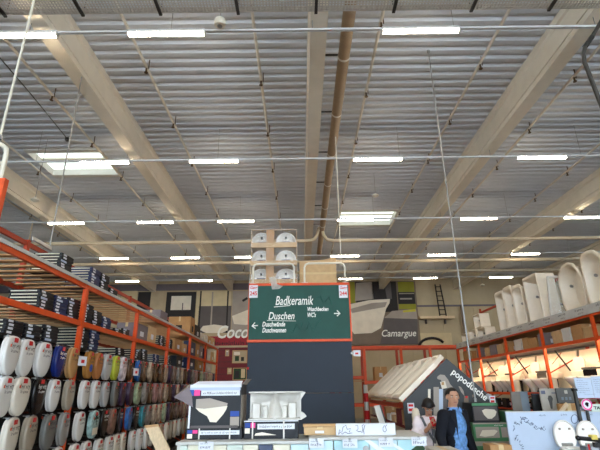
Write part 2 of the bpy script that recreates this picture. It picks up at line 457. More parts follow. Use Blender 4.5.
# ================================================================== BACK WALL BANNERS
def rectY(mbx, x0, y0, x1, y1, Y, th=.01):
    a, b = P(x0, (y0+y1)/2, Y=Y), P(x1, (y0+y1)/2, Y=Y)
    z1, z0 = P((x0+x1)/2, y0, Y=Y).z, P((x0+x1)/2, y1, Y=Y).z
    return mbx.box(a.x, b.x, Y-th, Y, z0, z1)
def polyY(mbx, pts, Y, th=.01):
    return mbx.prism([P(x, y, Y=Y) for x, y in pts], (0, -th, 0))
YW = YB - .32
for n_, c_ in (('pr_cream', (206, 188, 150)), ('pr_black', (36, 33, 34)), ('pr_grey', (92, 86, 86)), ('pr_lightgrey', (160, 150, 140)),
               ('pr_white', (224, 214, 196)), ('pr_green', (140, 140, 40)), ('pr_brown', (120, 106, 92)), ('pr_dgreen', (34, 60, 34)), ('pr_tan', (178, 160, 130)),
               ('pr_yellow', (196, 186, 60))):
    mat(n_, srgb(*c_), .7, var=.08, scale=2)
# left banner
t = thing('wall_banner', 'wide dark bathroom photo banner lettered in script on the back wall', 'banner')
part('sheet', rectY(MB(), 118, 290.5, 262, 337, YW, .02), 'pr_tan', t)
Yp = YW - .022
def pr(m, *r, Y=None, th=.006): return part('print', rectY(MB(), *r, Y or Yp, th), m, t)
def pg(m, pts, Y=None, th=.006): return part('print', polyY(MB(), pts, Y or Yp, th), m, t)
pr('pr_cream', 119, 291, 135, 336); pr('pr_black', 136, 292, 149, 336); pr('pr_tan', 150, 291, 164, 336)
pr('pr_black', 165, 292, 195, 336)
pr('pr_white', 171, 296, 191, 310, Y=Yp-.008); pr('pr_grey', 182, 303, 183, 311, Y=Yp-.016)
pr('pr_cream', 196, 291, 200, 325)
pr('pr_cream', 200, 291, 231, 306); pr('pr_grey', 198, 306, 231, 333)
pr('pr_black', 199, 291, 200.5, 333, Y=Yp-.008); pr('pr_black', 226.5, 291, 228, 333, Y=Yp-.008); pr('pr_lightgrey', 211, 292, 212.5, 328, Y=Yp-.008)
pg('pr_white', [(200, 330), (203, 326), (214, 324.5), (226, 326), (228, 330), (222, 333), (206, 333)], Y=Yp-.016)
pr('pr_lightgrey', 232, 291, 260, 336)
pg('pr_white', [(232, 316), (250, 309), (258, 308), (258, 322), (246, 325), (234, 324)], Y=Yp-.008)
pg('pr_black', [(242, 300), (247, 297), (248, 299), (243, 302)], Y=Yp-.008)
pr('wine_band', 196, 336, 300, 348, Y=Yp-.01)
q = P(215.5, 338, Y=Yp-.03); w_ = P(262, 338, Y=Yp-.03).x - q.x
lettering('Cocoon', 'chalk', t, q, (1,0,0), (0,0,1), 1.15, .3, w_, .02)
q = P(209, 345, Y=Yp-.03); q2 = P(249, 345, Y=Yp-.03)
part('lettering', smudge(MB(), q, (1,0,0), (0,0,1), (0,-1,0), q2.x-q.x, .25, 4), 'ink', t)['kind'] = 'stuff'
# right banner
t = thing('wall_banner', 'grey bathtub photo banner lettered Camargue on the back wall', 'banner')
part('sheet', rectY(MB(), 300, 281.5, 418, 345, YW, .02), 'pr_brown', t)
pr('pr_green', 340, 281.8, 355, 303); pr('pr_black', 356, 281.8, 397, 312)
pg('pr_lightgrey', [(356, 283), (372, 281.8), (374, 299), (355, 301)], Y=Yp-.008)
pr('pr_black', 372, 282, 385, 300, Y=Yp-.008); pg('pr_grey', [(384, 282), (390.5, 282), (392, 299), (387, 299)], Y=Yp-.016)
pr('pr_green', 398, 281.8, 414, 292); pr('pr_black', 398, 292, 415, 304); pr('pr_lightgrey', 399, 293, 414, 294, Y=Yp-.008)
pr('pr_lightgrey', 400, 298, 412, 299.5, Y=Yp-.008); pr('pr_green', 399, 304, 416, 309)
pg('pr_white', [(346, 305), (370, 300), (390, 299), (389.5, 303), (386, 309), (381, 328), (372, 333), (354, 334), (350, 328)], Y=Yp-.016)
pg('pr_lightgrey', [(350, 309), (372, 303), (387, 302), (385, 307), (368, 310), (352, 313)], Y=Yp-.024)
pg('pr_lightgrey', [(392, 311), (416, 309), (417.5, 319), (384, 318)], Y=Yp-.012)
pg('pr_grey', [(384, 318), (417.5, 319), (418, 344), (380, 344), (383, 331)], Y=Yp-.012)
pg('pr_yellow', [(403, 310.5), (415, 309), (416, 311.5), (403, 312.5)], Y=Yp-.03)
q = P(381, 336.5, Y=Yp-.05); w_ = P(415.5, 336.5, Y=Yp-.05).x - q.x
lettering('Camargue', 'chalk', t, q, (1,0,0), (0,0,1), .62, .25, w_, .008)
# black arc logo board, ladder, plank shelf on the wall
t = thing('logo_board', 'cream board with a black arc low on the back wall right of the banner', 'sign')
part('sheet', rectY(MB(), 419.5, 333, 452, 346.5, YW+.02, .03), 'pr_cream', t)
arcp = [P(432 + 13*math.cos(a), 347 - 9*math.sin(a), Y=YW-.05) for a in [math.pi*k/12 for k in range(2, 13)]]
part('arc', MB().tube(arcp, .09, 6), 'pr_black', t)
t = thing('wall_shelf', 'pale plank shelf fixed to the bare back wall', 'shelf')
part('plank', rectY(MB(), 418, 317, 452.5, 319.5, YW, .5), 'wood_pale', t)
part('bracket', rectY(MB(), 425, 319.5, 426, 324, YW+.2, .3), 'pr_grey', t); part('bracket', rectY(MB(), 444, 319.5, 445, 324, YW+.2, .3), 'pr_grey', t)
t = thing('wall_ladder', 'narrow dark ladder mounted on the back wall above the plank shelf', 'ladder')
for x0, x1 in ((435, 440), (440.5, 446)):
    part('stringer', MB().rod(P(x0, 284.5, Y=YW-.1), P(x1, 316.5, Y=YW-.1), .045, 6) if x0 < 437 else MB().rod(P(440, 284.5, Y=YW-.1), P(446.5, 316.5, Y=YW-.1), .045, 6), 'pr_black', t)
for k in range(7):
    f = (k+.5)/7
    part('rung', MB().rod(P(435+5*f, 284.5+32*f, Y=YW-.1), P(440+6.5*f, 284.5+32*f, Y=YW-.1), .03, 6), 'pr_black', t)
t = thing('wall_conduit', 'dark vertical pipe on the back wall beside the hanging rod', 'pipe')
part('pipe', MB().rod((P(460, 300, Y=YW).x, YW-.1, .1), (P(460, 300, Y=YW).x, YW-.1, 7), .09, 8), 'pr_brown', t)
part('clip', MB().box(P(460, 300, Y=YW).x-.13, P(460, 300, Y=YW).x+.13, YW-.2, YW+.3, 5, 5.1), 'pr_grey', t)

# ================================================================== RACKS
def upright_mesh(h, w=.075, d=.07):
    m = MB().box(-d/2, d/2, -w/2, w/2, 0, h)
    return m
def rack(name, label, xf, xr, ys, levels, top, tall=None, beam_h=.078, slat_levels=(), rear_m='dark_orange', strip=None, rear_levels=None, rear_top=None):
    """shelving along Y: uprights at ys, front plane xf, rear plane xr, beams at the level heights"""
    t = thing(name, label, 'rack', (0, 0, 0))
    s = 1 if xf > xr else -1
    um = upright_mesh(top).mesh('upright')
    rt = rear_top or top
    urm = upright_mesh(rt).mesh('upright')
    for i, y in enumerate(ys):
        h = (tall or {}).get(i)
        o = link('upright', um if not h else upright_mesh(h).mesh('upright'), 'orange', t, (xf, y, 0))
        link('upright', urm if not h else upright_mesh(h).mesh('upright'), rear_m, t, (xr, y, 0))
        br = MB()
        for z in (.3, 1.2, 2.1): br.bar((xf, y, z), (xr, y, z+.6), .03, .03)
        part('brace', br, 'dark_orange', t)
        if i < len(ys)-1:
            y2 = ys[i+1]
            for z in levels:
                part('beam', MB().box(xf-.025, xf+.025, y+.045, y2-.045, z-beam_h, z), 'orange', t)
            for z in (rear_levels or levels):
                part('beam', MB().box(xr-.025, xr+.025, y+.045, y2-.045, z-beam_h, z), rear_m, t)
            for z in slat_levels:
                n = int((y2-y)/.26)
                sm = MB().box(min(xf, xr)+.03, max(xf, xr)-.03, -.045, .045, z-.022, z-.001).mesh('slat')
                for k in range(n):
                    link('slat', sm, 'slat', t, (0, y + (k+.5)*(y2-y)/n, 0))
            if strip:
                part('price_rail', MB().box(xf+s*.03, xf+s*.045, y, y2, strip-.03, strip+.02), 'price_strip', t)
    return t
# left rack with the toilet seats
XL, XLR = -3.6, -4.75
LY = [4.95 + 2.5*k for k in range(7)]
Z3, Z2, Z1 = 3.45, 2.84, 2.44
Lr = rack('pallet_rack', 'long orange rack at left carrying flat box stacks above hanging toilet seats', XL, XLR, LY, [Z3, Z2], 3.4,
          tall={0: 4.2}, slat_levels=(Z3, Z2), strip=3.47, rear_levels=[Z3, Z2, 4.22], rear_top=4.25)
part('shelf_board', MB().box(XLR+.03, XL-.06, LY[0], LY[-1], Z1-.02, Z1), 'box_dark', Lr)
part('hook_panel', MB().box(XL-.42, XL-.38, LY[0]+.05, LY[-1]-.05, .3, Z1-.02), 'black', Lr)
part('base_shelf', MB().box(XLR, XL, LY[0]+.05, LY[-1]-.05, .1, .28), 'box_dark', Lr)
hk = MB()
for z in (2.43, 1.97, 1.5, 1.03):
    hk.box(XL-.38, XL-.3, LY[0]+.1, LY[-1]-.1, z-.03, z)
part('hook_rail', hk, 'black_gloss', Lr)
# white guard hoop at the near rack end
t = thing('guard_hoop', 'white bent tube hoop above the near end of the left rack', 'guard rail')
z0 = 4.0
part('tube', MB().tube([(XL-.05, 4.95, z0), (XL-.05, 4.95, 4.55), (XL-.07, 4.95, 4.63), (XL-.14, 4.95, 4.68), (XL-.22, 4.95, 4.70), (XL-1.0, 4.95, 4.70), (XL-1.08, 4.95, 4.66), (XL-1.1, 4.95, 4.58), (XL-1.1, 4.95, z0)], .03, 10), 'tube_white', t, smooth=True)
part('crossbar', MB().rod((XL-.07, 4.95, 4.42), (XL-1.1, 4.95, 4.42), .022, 8), 'tube_white', t)
# leaning white panel on the rear of the left rack
q = P(38, 243, X=XLR)
t = thing('price_board', 'small white board leaning on the rear top beam of the left rack', 'board', (XLR+.05, 0, 0))
part('board', MB().prism([P(29, 236, X=XLR) - Vector((XLR,0,0)), P(48, 247, X=XLR) - Vector((XLR,0,0)), P(48, 251, X=XLR) - Vector((XLR,0,0)), P(29, 240, X=XLR) - Vector((XLR,0,0))], (.02, 0, 0)), 'white', t)
part('edge_strip', MB().rod(P(29, 240, X=XLR) - Vector((XLR-.02,0,0)), P(48, 251, X=XLR) - Vector((XLR-.02,0,0)), .012, 6), 'steel', t)

# right rack with tubs on top and lit toilet display
XR, XRR = 7.0, 8.25
RY = [8.5 + 2.47*k for k in range(6)]
zr_ = P(600, 309, X=XR).z
ZR3, ZR2, ZR1 = 3.42, 2.86, 1.60
Rr = rack('pallet_rack', 'long orange rack at right with bathtubs on top and lit toilets below', XR, XRR, RY, [ZR3, ZR2, ZR1], 3.40,
          slat_levels=(ZR2,), rear_levels=[ZR3, 5.02], rear_top=5.15, beam_h=.08)
part('tub_deck', MB().box(XR, XRR, RY[0], RY[-1], ZR3+.0, ZR3+.03), 'slat', Rr)
for i in range(5):
    part('price_rail', MB().box(XR-.06, XR-.03, RY[i]+.005, RY[i+1]-.005, ZR3-.03, ZR3+.19), 'price_strip', Rr)
    w = MB()
    for k in range(3):
        y = RY[i+1] - .35 - k*.8
        smudge(w, (XR-.062, y, ZR3+.10), (0,-1,0), (0,0,1), (-1,0,0), .36, .06, i*7+k)
        smudge(w, (XR-.062, y-.1, ZR3+.02), (0,-1,0), (0,0,1), (-1,0,0), .22, .04, i*7+k+50)
    part('lettering', w, 'ink', Rr)['kind'] = 'stuff'
    part('backboard', MB().prism([(XR+.75, RY[i]+.07, ZR1+.03), (XR+.95, RY[i]+.07, ZR2-.13), (XR+.97, RY[i]+.07, ZR2-.13), (XR+.77, RY[i]+.07, ZR1+.03)], (0, 2.33, 0)), 'acrylic', Rr)
    part('display_shelf', MB().box(XR+.03, XRR, RY[i]+.05, RY[i+1]-.05, ZR1-.03, ZR1), 'black', Rr)
    part('light_strip', MB().box(XR+.05, XR+.11, RY[i]+.15, RY[i+1]-.15, ZR2-.062, ZR2-.045), 'display_lamp', Rr)
    part('divider_brace', MB().bar((XR+.1, RY[i+1]-.35, ZR2-.15), (XR+.7, RY[i+1]-.45, ZR1+.02), .05, .03), 'black', Rr)
    part('divider_brace', MB().bar((XR+.1, RY[i+1]-.08, ZR1+.75), (XR+.42, RY[i+1]-.08, ZR2-.2), .015, .015), 'dark_orange', Rr)
    part('light_stop_panel', MB().box(XR+.03, XRR, RY[i]+.05, RY[i+1]-.05, ZR2-.04, ZR2-.026), 'carton_grey', Rr)  # added below the slats to stop strip light leaking up to the cartons
    w = MB()
    o_ = Vector((XR+.80, RY[i]+1.2, ZR1+.85))
    for k in range(6):
        a = o_ + Vector((-.02, (k-3)*.07, .08*math.sin(k*2.1)))
        w.bar(a, a + Vector((.0, .05, .06*math.cos(k*1.7))), .008, .008)
    part('print', w, 'ink_grey', Rr)['kind'] = 'stuff'
# centre rack behind the sign
SY = 10.5
a_, b2 = P(249.5, 284, Y=SY), P(347.5, 283, Y=SY)
c_, d2 = P(248.8, 342, Y=SY), P(351.5, 342, Y=SY)
SX0, SX1, SZ1, SZ0 = (a_.x+c_.x)/2, (b2.x+d2.x)/2, (a_.z+b2.z)/2, (c_.z+d2.z)/2
t = thing('pallet_rack', 'orange rack ending behind the green sign and dark panel', 'rack')
for x in (SX0+.06, SX1-.06):
    for y in (SY+.2, SY+2.9, SY+5.6): part('upright', upright_mesh(SZ1-.1), 'orange', t, (x, y, 0))
    for (ya, yb) in ((SY+.25, SY+2.85), (SY+2.95, SY+5.55)):
        for z in (SZ1-.06, SZ0): part('beam', MB().box(x-.025, x+.025, ya, yb, z-.12, z), 'orange', t)
for k in range(22):
    part('slat', MB().box(SX0+.09, SX1-.09, SY+.3+k*.24, SY+.42+k*.24, SZ1-.085, SZ1-.06), 'slat', t)

# far racks under the right banner
YR = 26.5
t = thing('pallet_rack', 'orange rack along the back wall under the bathtub banner', 'rack')
zt_ = P(380, 345.8, Y=YR).z; zm_ = P(380, 380.5, Y=YR).z; zm2 = P(358, 376, Y=YR).z
ux = [P(x, 360, Y=YR).x for x in (331, 364.5, 401.5, 431, 466)]
for i, x in enumerate(ux):
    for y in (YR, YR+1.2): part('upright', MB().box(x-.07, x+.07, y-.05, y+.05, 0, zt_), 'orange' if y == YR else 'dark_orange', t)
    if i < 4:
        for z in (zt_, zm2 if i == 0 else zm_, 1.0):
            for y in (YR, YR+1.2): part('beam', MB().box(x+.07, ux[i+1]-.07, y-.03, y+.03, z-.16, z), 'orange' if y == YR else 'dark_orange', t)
        part('shelf_board', MB().box(x+.05, ux[i+1]-.05, YR+.05, YR+1.15, zm_-.04, zm_-.01), 'slat', t)
# wine red exhibit wall at back left
YX = 26.0
t = thing('exhibit_wall', 'wine red plank wall with hung pictures at the back', 'exhibit')
xa, xb = P(217, 360, Y=YX).x, P(262, 360, Y=YX).x
ztop = P(235, 347.5, Y=YX).z
part('backing', MB().box(xa, xb, YX+.02, YX+.1, 0, ztop), 'black', t)
k = 0; z = .05
while z < ztop-.05:
    part('plank', MB().box(xa, xb, YX-.02, YX+.02, z, min(z+.30, ztop)), 'wine', t); z += .32
part('top_rail', MB().box(xa-.1, xb, YX-.1, YX+.1, ztop, ztop+.1), 'pr_tan', t)
part('corner_post', MB().box(xa-.15, xa, YX-.1, YX+.1, 0, ztop+.1), 'pr_tan', t)
def pic(label, r, m1, blobs):
    p = thing('framed_picture', label, 'picture', (0, 0, 0), 0, 'pictures on the red wall')
    part('frame', rectY(MB(), r[0]-.7, r[1]-.7, r[2]+.7, r[3]+.7, YX-.03, .02), 'wood', p)
    part('print', rectY(MB(), *r, YX-.055, .005), m1, p)
    for (bm_, rr) in blobs: part('print', rectY(MB(), *rr, YX-.065, .005), bm_, p)
pic('landscape picture with a white house on the red wall', (233, 351, 246.5, 362.5), 'pr_tan', [('pr_white', (234, 352, 240, 355)), ('pr_dgreen', (235, 356, 239, 361)), ('pr_black', (241, 357, 244, 361))])
pic('dark green picture low on the red wall', (233.5, 368.5, 246, 379.5), 'pr_dgreen', [('pr_cream', (241, 369, 245, 378)), ('pr_black', (235, 371, 239, 378))])
pic('tiny pale note beside the landscape picture', (226, 350.5, 228.5, 355.5), 'pr_lightgrey', [('pr_white', (226.3, 351, 228.2, 352))])
pic('small cream note beside the dark green picture', (228, 368.5, 231, 373.5), 'pr_tan', [('pr_cream', (228.3, 369, 230.7, 372))])
# ================================================================== SIGN, HOOPS, PALLETS
t = thing('department_sign', 'green chalk lettered sign board with orange edges above the dark panel', 'sign')
zo = .055
part('board', MB().cbox(SX0, SX1, SY-.03, SY, SZ0+zo, SZ1-zo, .004), 'green', t)
part('edge_rail', MB().box(SX0-.01, SX1+.01, SY-.06, SY+.02, SZ1-zo, SZ1), 'orange', t)
part('edge_rail', MB().box(SX0-.03, SX1+.03, SY-.06, SY+.02, SZ0, SZ0+zo), 'orange', t)
part('edge_rail', MB().box(SX1, SX1+.03, SY-.05, SY+.02, SZ0, SZ1), 'orange', t)
part('edge_rail', MB().box(SX0-.02, SX0, SY-.05, SY+.02, SZ0, SZ1), 'orange', t)
Yt = SY - .032
def chalk(txt, px, py, px2, h, shear=.25, m='chalk', off=.002):
    q = P(px, py, Y=Yt); lettering(txt, m, t, q, (1,0,0), (0,0,1), h, shear, P(px2, py, Y=Yt).x-q.x, off)
chalk('Badkeramik', 275, 305, 313, .30)
chalk('Duschen', 268, 319.5, 294, .24)
chalk('Duschwände', 262, 326.5, 285, .15, off=.004)
chalk('Duschwannen', 262, 332.5, 286, .15, off=.004)
chalk('Waschbecken', 307, 311, 328, .13, off=.004)
chalk('WC\'s', 307, 317, 315.5, .14, off=.004)
def line(pts, r=.008, m='chalk'):
    return part('chalk_line', MB().tube([P(x, y, Y=Yt-.002) for x, y in pts], r, 5), m, t)
line([(274, 307), (290, 305.5)]); line([(267, 320.5), (296, 321)], .005)
line([(252, 326), (258, 325.5)], .014); line([(255, 322.5), (252, 326), (255.5, 328.5)], .014)
line([(334, 313.5), (340, 313.5)], .014); line([(337, 310.5), (340, 313.5), (337, 316)], .014)
line([(290, 330), (293, 332), (296, 324), (300, 330), (302, 323)], .012, 'chalk_faint'); line([(306, 330), (309, 320), (313, 331), (318, 322), (321, 320)], .012, 'chalk_faint')
line([(316, 299), (320, 296), (324, 303), (329, 297), (332, 305)], .012, 'chalk_faint')
for (px, n_, lab) in ((253.5, '245', 'white aisle card 245 on the left corner of the green sign'), (343.2, '244', 'white aisle card 244 on the right corner of the green sign')):
    q = P(px, 291, Y=SY-.07)
    c = thing('aisle_card', lab, 'card', q, 0, 'aisle cards')
    part('card', MB().box(-.10, .10, 0, .006, -.16, .14), 'paper', c)
    lettering('Gang', 'red', c, (-.085, -.001, .05), (1,0,0), (0,0,1), .09, .2, .17, .002)
    lettering(n_, 'red', c, (-.085, -.001, -.1), (1,0,0), (0,0,1), .13, 0, .17, .004)
t = thing('end_panel', 'large dark slate blue panel closing the rack end under the green sign', 'panel')
part('panel', MB().cbox(SX0-.01, SX1+.01, SY-.02, SY+.0, 1.68, SZ0-.005, .004), 'panel_dark', t)
part('panel', MB().cbox(SX0-.01, SX1+.01, SY-.02, SY+.0, .1, 1.675, .004), 'panel_dark', t)
part('tack', MB().box(SX0-.01, SX0+.03, SY-.03, SY-.02, P(250, 368, Y=SY).z-.03, P(250, 368, Y=SY).z+.02), 'red', t)
q = P(356.5, 353, Y=SY-.1)
c = thing('price_card', 'small white price card sticking out right of the dark panel', 'card', q)
part('card', MB().box(-.07, .09, 0, .006, -.07, .06), 'paper', c); part('print', MB().box(-.03, .04, -.002, 0, -.03, .01), 'red', c)
part('clip', MB().box(-.12, -.06, .0, .1, -.02, .02), 'steel', c)
# hoops above the sign
def hoop(label, x0, x1, ztop, y):
    h = thing('guard_hoop', label, 'guard rail', (0, y, 0), 0, 'white guard hoops on the sign')
    z0 = SZ1 + .005; r = .1
    part('tube', MB().tube([(x0, 0, z0), (x0, 0, ztop-r), (x0+.03, 0, ztop-.03), (x0+r, 0, ztop), (x1-r, 0, ztop), (x1-.03, 0, ztop-.03), (x1, 0, ztop-r), (x1, 0, z0)], .024, 10), 'tube_white', h, smooth=True)
    part('foot_plate', MB().box(x0-.07, x0+.07, -.05, .05, z0-.004, z0+.01).box(x1-.07, x1+.07, -.05, .05, z0-.004, z0+.01), 'tube_white', h)
zh = P(300, 263.5, Y=SY).z
hoop('white tube hoop before the wrapped washbasin pallet', P(253, 275, Y=SY).x, P(294, 275, Y=SY).x, zh, SY)
hoop('white tube hoop before the brown wrapped carton', P(304.5, 275, Y=SY).x, P(345, 275, Y=SY).x, zh, SY)
# pallet of washbasins
PY = SY + .35
x0, x1 = P(250.5, 260, Y=PY).x, P(297, 260, Y=PY).x
zt_ = P(273, 229.5, Y=PY).z; zpb = SZ1 - .05
t = thing('wooden_pallet', 'wooden pallet under the wrapped washbasins above the sign', 'pallet', (0, 0, zpb))
for k in range(3): part('block', MB().box(x0+k*(x1-x0-.12)/2, x0+k*(x1-x0-.12)/2+.12, PY, PY+.8, 0, .09), 'wood', t)
for k in range(4): part('board', MB().box(x0, x1, PY+k*.22, PY+k*.22+.12, .09, .112), 'wood', t)
zb_ = zpb + .115; th = (zt_ - zb_) / 3
t = thing('carton_stack', 'cardboard crate tiers holding six washbasins on the pallet', 'crate')
for k in range(3):
    z = zb_ + k*th
    w = MB().box(x0, x1, PY+.02, PY+.75, z, z+.012).box(x0, x1, PY, PY+.02, z, z+.13)
    w.box(x0, x0+.012, PY+.02, PY+.75, z, z+th-.01).box(x1-.012, x1, PY+.02, PY+.75, z, z+th-.01).box(x0, x1, PY+.74, PY+.75, z, z+th-.01)
    part('tray', w, 'carton_pale', t)
    xm = P(270, 260, Y=PY).x
    part('spacer', MB().box(xm-.1, xm+.1, PY+.02, PY+.07, z+.02, z+th-.01), 'carton', t)
part('top_edge', MB().box(x0, x1, PY, PY+.75, zt_-.012, zt_), 'carton_pale', t)
def basin_mesh(w, h, d):
    """washbasin standing on its rear edge: D outline, hollow bowl facing -Y"""
    out = [(w/2*math.cos(a), h*math.sin(a)**.8) for a in [math.pi*k/16 for k in range(17)]]
    cen = (0, h*.42)
    def ring(s, y): return [(cen[0]+(x-cen[0])*s, y, cen[1]+(z-cen[1])*s) for x, z in out]
    m = MB().loft([ring(.55, d), ring(.95, d*.45), ring(1, .02), ring(.99, 0), ring(.9, 0), ring(.86, .015), ring(.7, d*.55), ring(.3, d*.7)])
    return m.mesh('bowl', True)
bw, bh = (x1-x0)*.46, th*.66
bm_me = basin_mesh(bw, bh, .3)
tap_me = MB().rod((0, -.012, bh*.55), (0, .05, bh*.55), .03, 10).mesh('drain')
led_me = MB().box(-bw*.2, bw*.2, -.006, .02, .03, .07).mesh('overflow_slot')
for k in range(3):
    for j, px in enumerate((261, 285.8)):
        c = thing('washbasin', 'white washbasin on edge in the wrapped pallet, %s tier, %s one' % (('bottom', 'middle', 'top')[k], ('left', 'right')[j]), 'washbasin',
                  (P(px, 260, Y=PY).x, PY+.1, zb_+k*th+.11), 0, 'washbasins on the pallet')
        link('bowl', bm_me, 'ceramic', c); link('drain', tap_me, 'black', c); link('overflow_slot', led_me, 'ink_grey', c)
t = thing('shrink_wrap', 'clear plastic film wrapped round the washbasin pallet', 'film')
part('film', MB().box(x0-.012, x1+.012, PY-.03, PY-.028, zpb+.12, zt_+.01).box(x0-.014, x0-.012, PY-.03, PY+.78, zpb+.12, zt_+.01).box(x1+.012, x1+.014, PY-.03, PY+.78, zpb+.12, zt_+.01), 'film', t)
rnd = random.Random(5); w = MB()
for k in range(9):
    a = P(rnd.uniform(252, 292), rnd.uniform(266, 282), Y=PY-.034); b = a + Vector((rnd.uniform(.1, .35), 0, rnd.uniform(-.05, .1)))
    w.bar(a, b, .004, .02)
for k in range(5):
    a = P(rnd.uniform(252, 280), rnd.uniform(246, 262), Y=PY-.034); b = a + Vector((rnd.uniform(.1, .25), 0, rnd.uniform(.0, .16)))
    w.bar(a, b, .004, .012)
part('film_fold', w, 'film', t)['kind'] = 'stuff'
part('film_tail', MB().add([P(x, y, Y=SY-.08) for x, y in ((269, 277), (276, 276.5), (277, 284), (283, 286), (279, 289), (272, 289.5), (271, 284))], [(0,1,2,3,4,5,6)]), mat('film_dense', srgb(205, 205, 200), .3, var=.2, scale=30, alpha=.5), t)
# brown wrapped carton on pallet
PY2 = SY + .5
x0, x1 = P(299.5, 272, Y=PY2).x, P(336.5, 272, Y=PY2).x
zc_ = P(320, 261, Y=PY2).z
t = thing('large_carton', 'brown shrink-wrapped carton behind the right white hoop', 'carton', (0, 0, 0))
part('body', MB().cbox(x0, x1, PY2, PY2+.8, SZ1+.06, zc_, .015), 'carton_pale', t)
part('flap', MB().prism([(x0, PY2+.05, zc_), (x0+.35, PY2+.05, zc_+.02), (x1-.3, PY2+.05, zc_+.05), (x1, PY2+.05, zc_+.11), (x1, PY2+.05, zc_)], (0, .01, 0)), 'carton_pale', t)
part('tape', MB().box(x0-.002, x1+.002, PY2-.003, PY2, (SZ1+zc_)/2, (SZ1+zc_)/2+.05), 'tape', t)
part('skid', MB().box(x0, x1, PY2, PY2+.8, SZ1-.055, SZ1+.06), 'wood', t)

# ================================================================== TOILET SEATS
def oval(w, h, n=26, p=2.3, flat=.72):
    pts = []
    for k in range(n):
        a = 2*math.pi*k/n
        p = 3.6 if math.sin(a) > 0 else 2.2
        x = math.copysign(abs(math.cos(a))**(2/p), math.cos(a))*w/2; z = math.copysign(abs(math.sin(a))**(2/p), math.sin(a))*h/2
        if z > 0: z *= .92; x *= 1 - .12*(z/(h/2))**2
        else: x *= 1 - .1*(abs(z)/(h/2))**1.5
        pts.append((x, z))
    return pts
def lid_mesh(w=.345, h=.455):
    o = oval(w, h); ring = lambda s, y: [(x*s, y, z*s) for x, z in o]
    return MB().loft([ring(.96, .0), ring(1, -.012), ring(1, -.03), ring(.97, -.042), ring(.9, -.047), ring(.4, -.052)]).mesh('lid', True)
def ring_mesh(w=.345, h=.455):
    o = oval(w, h); ring = lambda s, y: [(x*s, y, z*s) for x, z in o]
    return MB().loft([ring(.97, .001), ring(.99, .012), ring(.97, .028), ring(.6, .028)], True, True).mesh('seat_ring', True)
SEATC = {'white': (226, 224, 220), 'cream white': (222, 214, 200), 'navy blue': (22, 40, 110), 'tan wood': (190, 146, 96), 'golden wood': (176, 124, 62),
         'orange brown wood': (170, 110, 62), 'pale grey': (178, 176, 174), 'lime green': (186, 192, 62), 'white floral': (206, 196, 202), 'dark brown': (92, 66, 46),
         'bright blue': (34, 92, 160), 'dark purple patterned': (58, 40, 62), 'black carded': (26, 26, 28), 'warm grey': (168, 156, 138), 'dark grey': (112, 112, 108),
         'beach picture': (150, 178, 176), 'brown patterned': (128, 96, 82), 'ocean blue patterned': (40, 96, 164), 'teal patterned': (48, 132, 146), 'beige stone patterned': (168, 146, 124),
         'rosy patterned': (156, 116, 112), 'grey stone patterned': (130, 122, 116), 'green leaf patterned': (150, 160, 128), 'dusty brown patterned': (116, 92, 80), 'mid grey': (150, 148, 144)}
for n_, c_ in SEATC.items():
    pat = any(k in n_ for k in ('patterned', 'floral', 'picture'))
    mat('seat_' + n_, srgb(*c_), .25 if not pat else .35, var=.5 if pat else (.14 if 'wood' in n_ else .02), scale=14 if pat else 6, stretch=(1, 1, .2) if 'wood' in n_ else None)
MESHES = {}
def colmesh(kind, base, n_):
    k = (kind, n_)
    if k not in MESHES:
        me = base.copy(); me.materials.clear(); me.materials.append(MATS['seat_' + n_]); MESHES[k] = me
    return MESHES[k]
LID, RING = lid_mesh(), ring_mesh()
TAG = MB().box(-.045, .035, -.060, -.053, .135, .185).mesh('red_tag')
w = MB(); smudge(w, (-.10, -.057, .075), (1,0,0), (0,0,1), (0,-1,0), .19, .055, 3); smudge(w, (-.08, -.057, .025), (1,0,0), (0,0,1), (0,-1,0), .15, .036, 9)
LOGO = w.mesh('printed_text'); DOT = MB().box(-.12, -.095, -.059, -.054, .08, .11).mesh('printed_mark')
HINGE = MB().rod((-.1, .01, .20), (-.05, .01, .20), .015, 8).rod((.05, .01, .20), (.1, .01, .20), .015, 8).rod((0, .015, .2), (0, .10, .205), .008, 6).mesh('hinge')
rowz = [2.18, 1.72, 1.25, .79]
R1 = [(7,'white'),(26,'white'),(43,'white'),(58,'navy blue'),(72.4,'tan wood'),(88.8,'golden wood'),(97.8,'orange brown wood'),(106.7,'pale grey'),(115,'lime green'),(124,'white floral'),(131.5,'dark brown'),(139.5,'bright blue')]
R2 = [(3,'white'),(18,'cream white'),(36.5,'black carded'),(52.5,'white'),(68.5,'warm grey'),(83,'white'),(95,'white'),(104.5,'pale grey'),(113.6,'dark grey'),(122,'dark purple patterned'),(129,'dark purple patterned'),(137,'green leaf patterned'),(144,'grey stone patterned')]
R3 = [(9,'cream white'),(29,'warm grey'),(46,'dark grey'),(62,'mid grey'),(78,'white'),(90,'beach picture'),(100.5,'black carded'),(109,'brown patterned'),(117.5,'black carded'),(125.5,'ocean blue patterned'),(132.5,'black carded'),(140.5,'teal patterned')]
R4 = [(40,'white'),(57,'white'),(72,'white'),(84,'white'),(96,'white'),(107,'white'),(114,'cream white'),(121,'cream white'),(131,'white'),(137,'white'),(143,'white'),(149,'cream white')]
FAR = ['beige stone patterned', 'rosy patterned', 'grey stone patterned', 'dusty brown patterned', 'green leaf patterned', 'white', 'brown patterned', 'dark brown', 'beige stone patterned', 'dark purple patterned']
rnd = random.Random(11)
XS = XL + .075
seat_y = {}
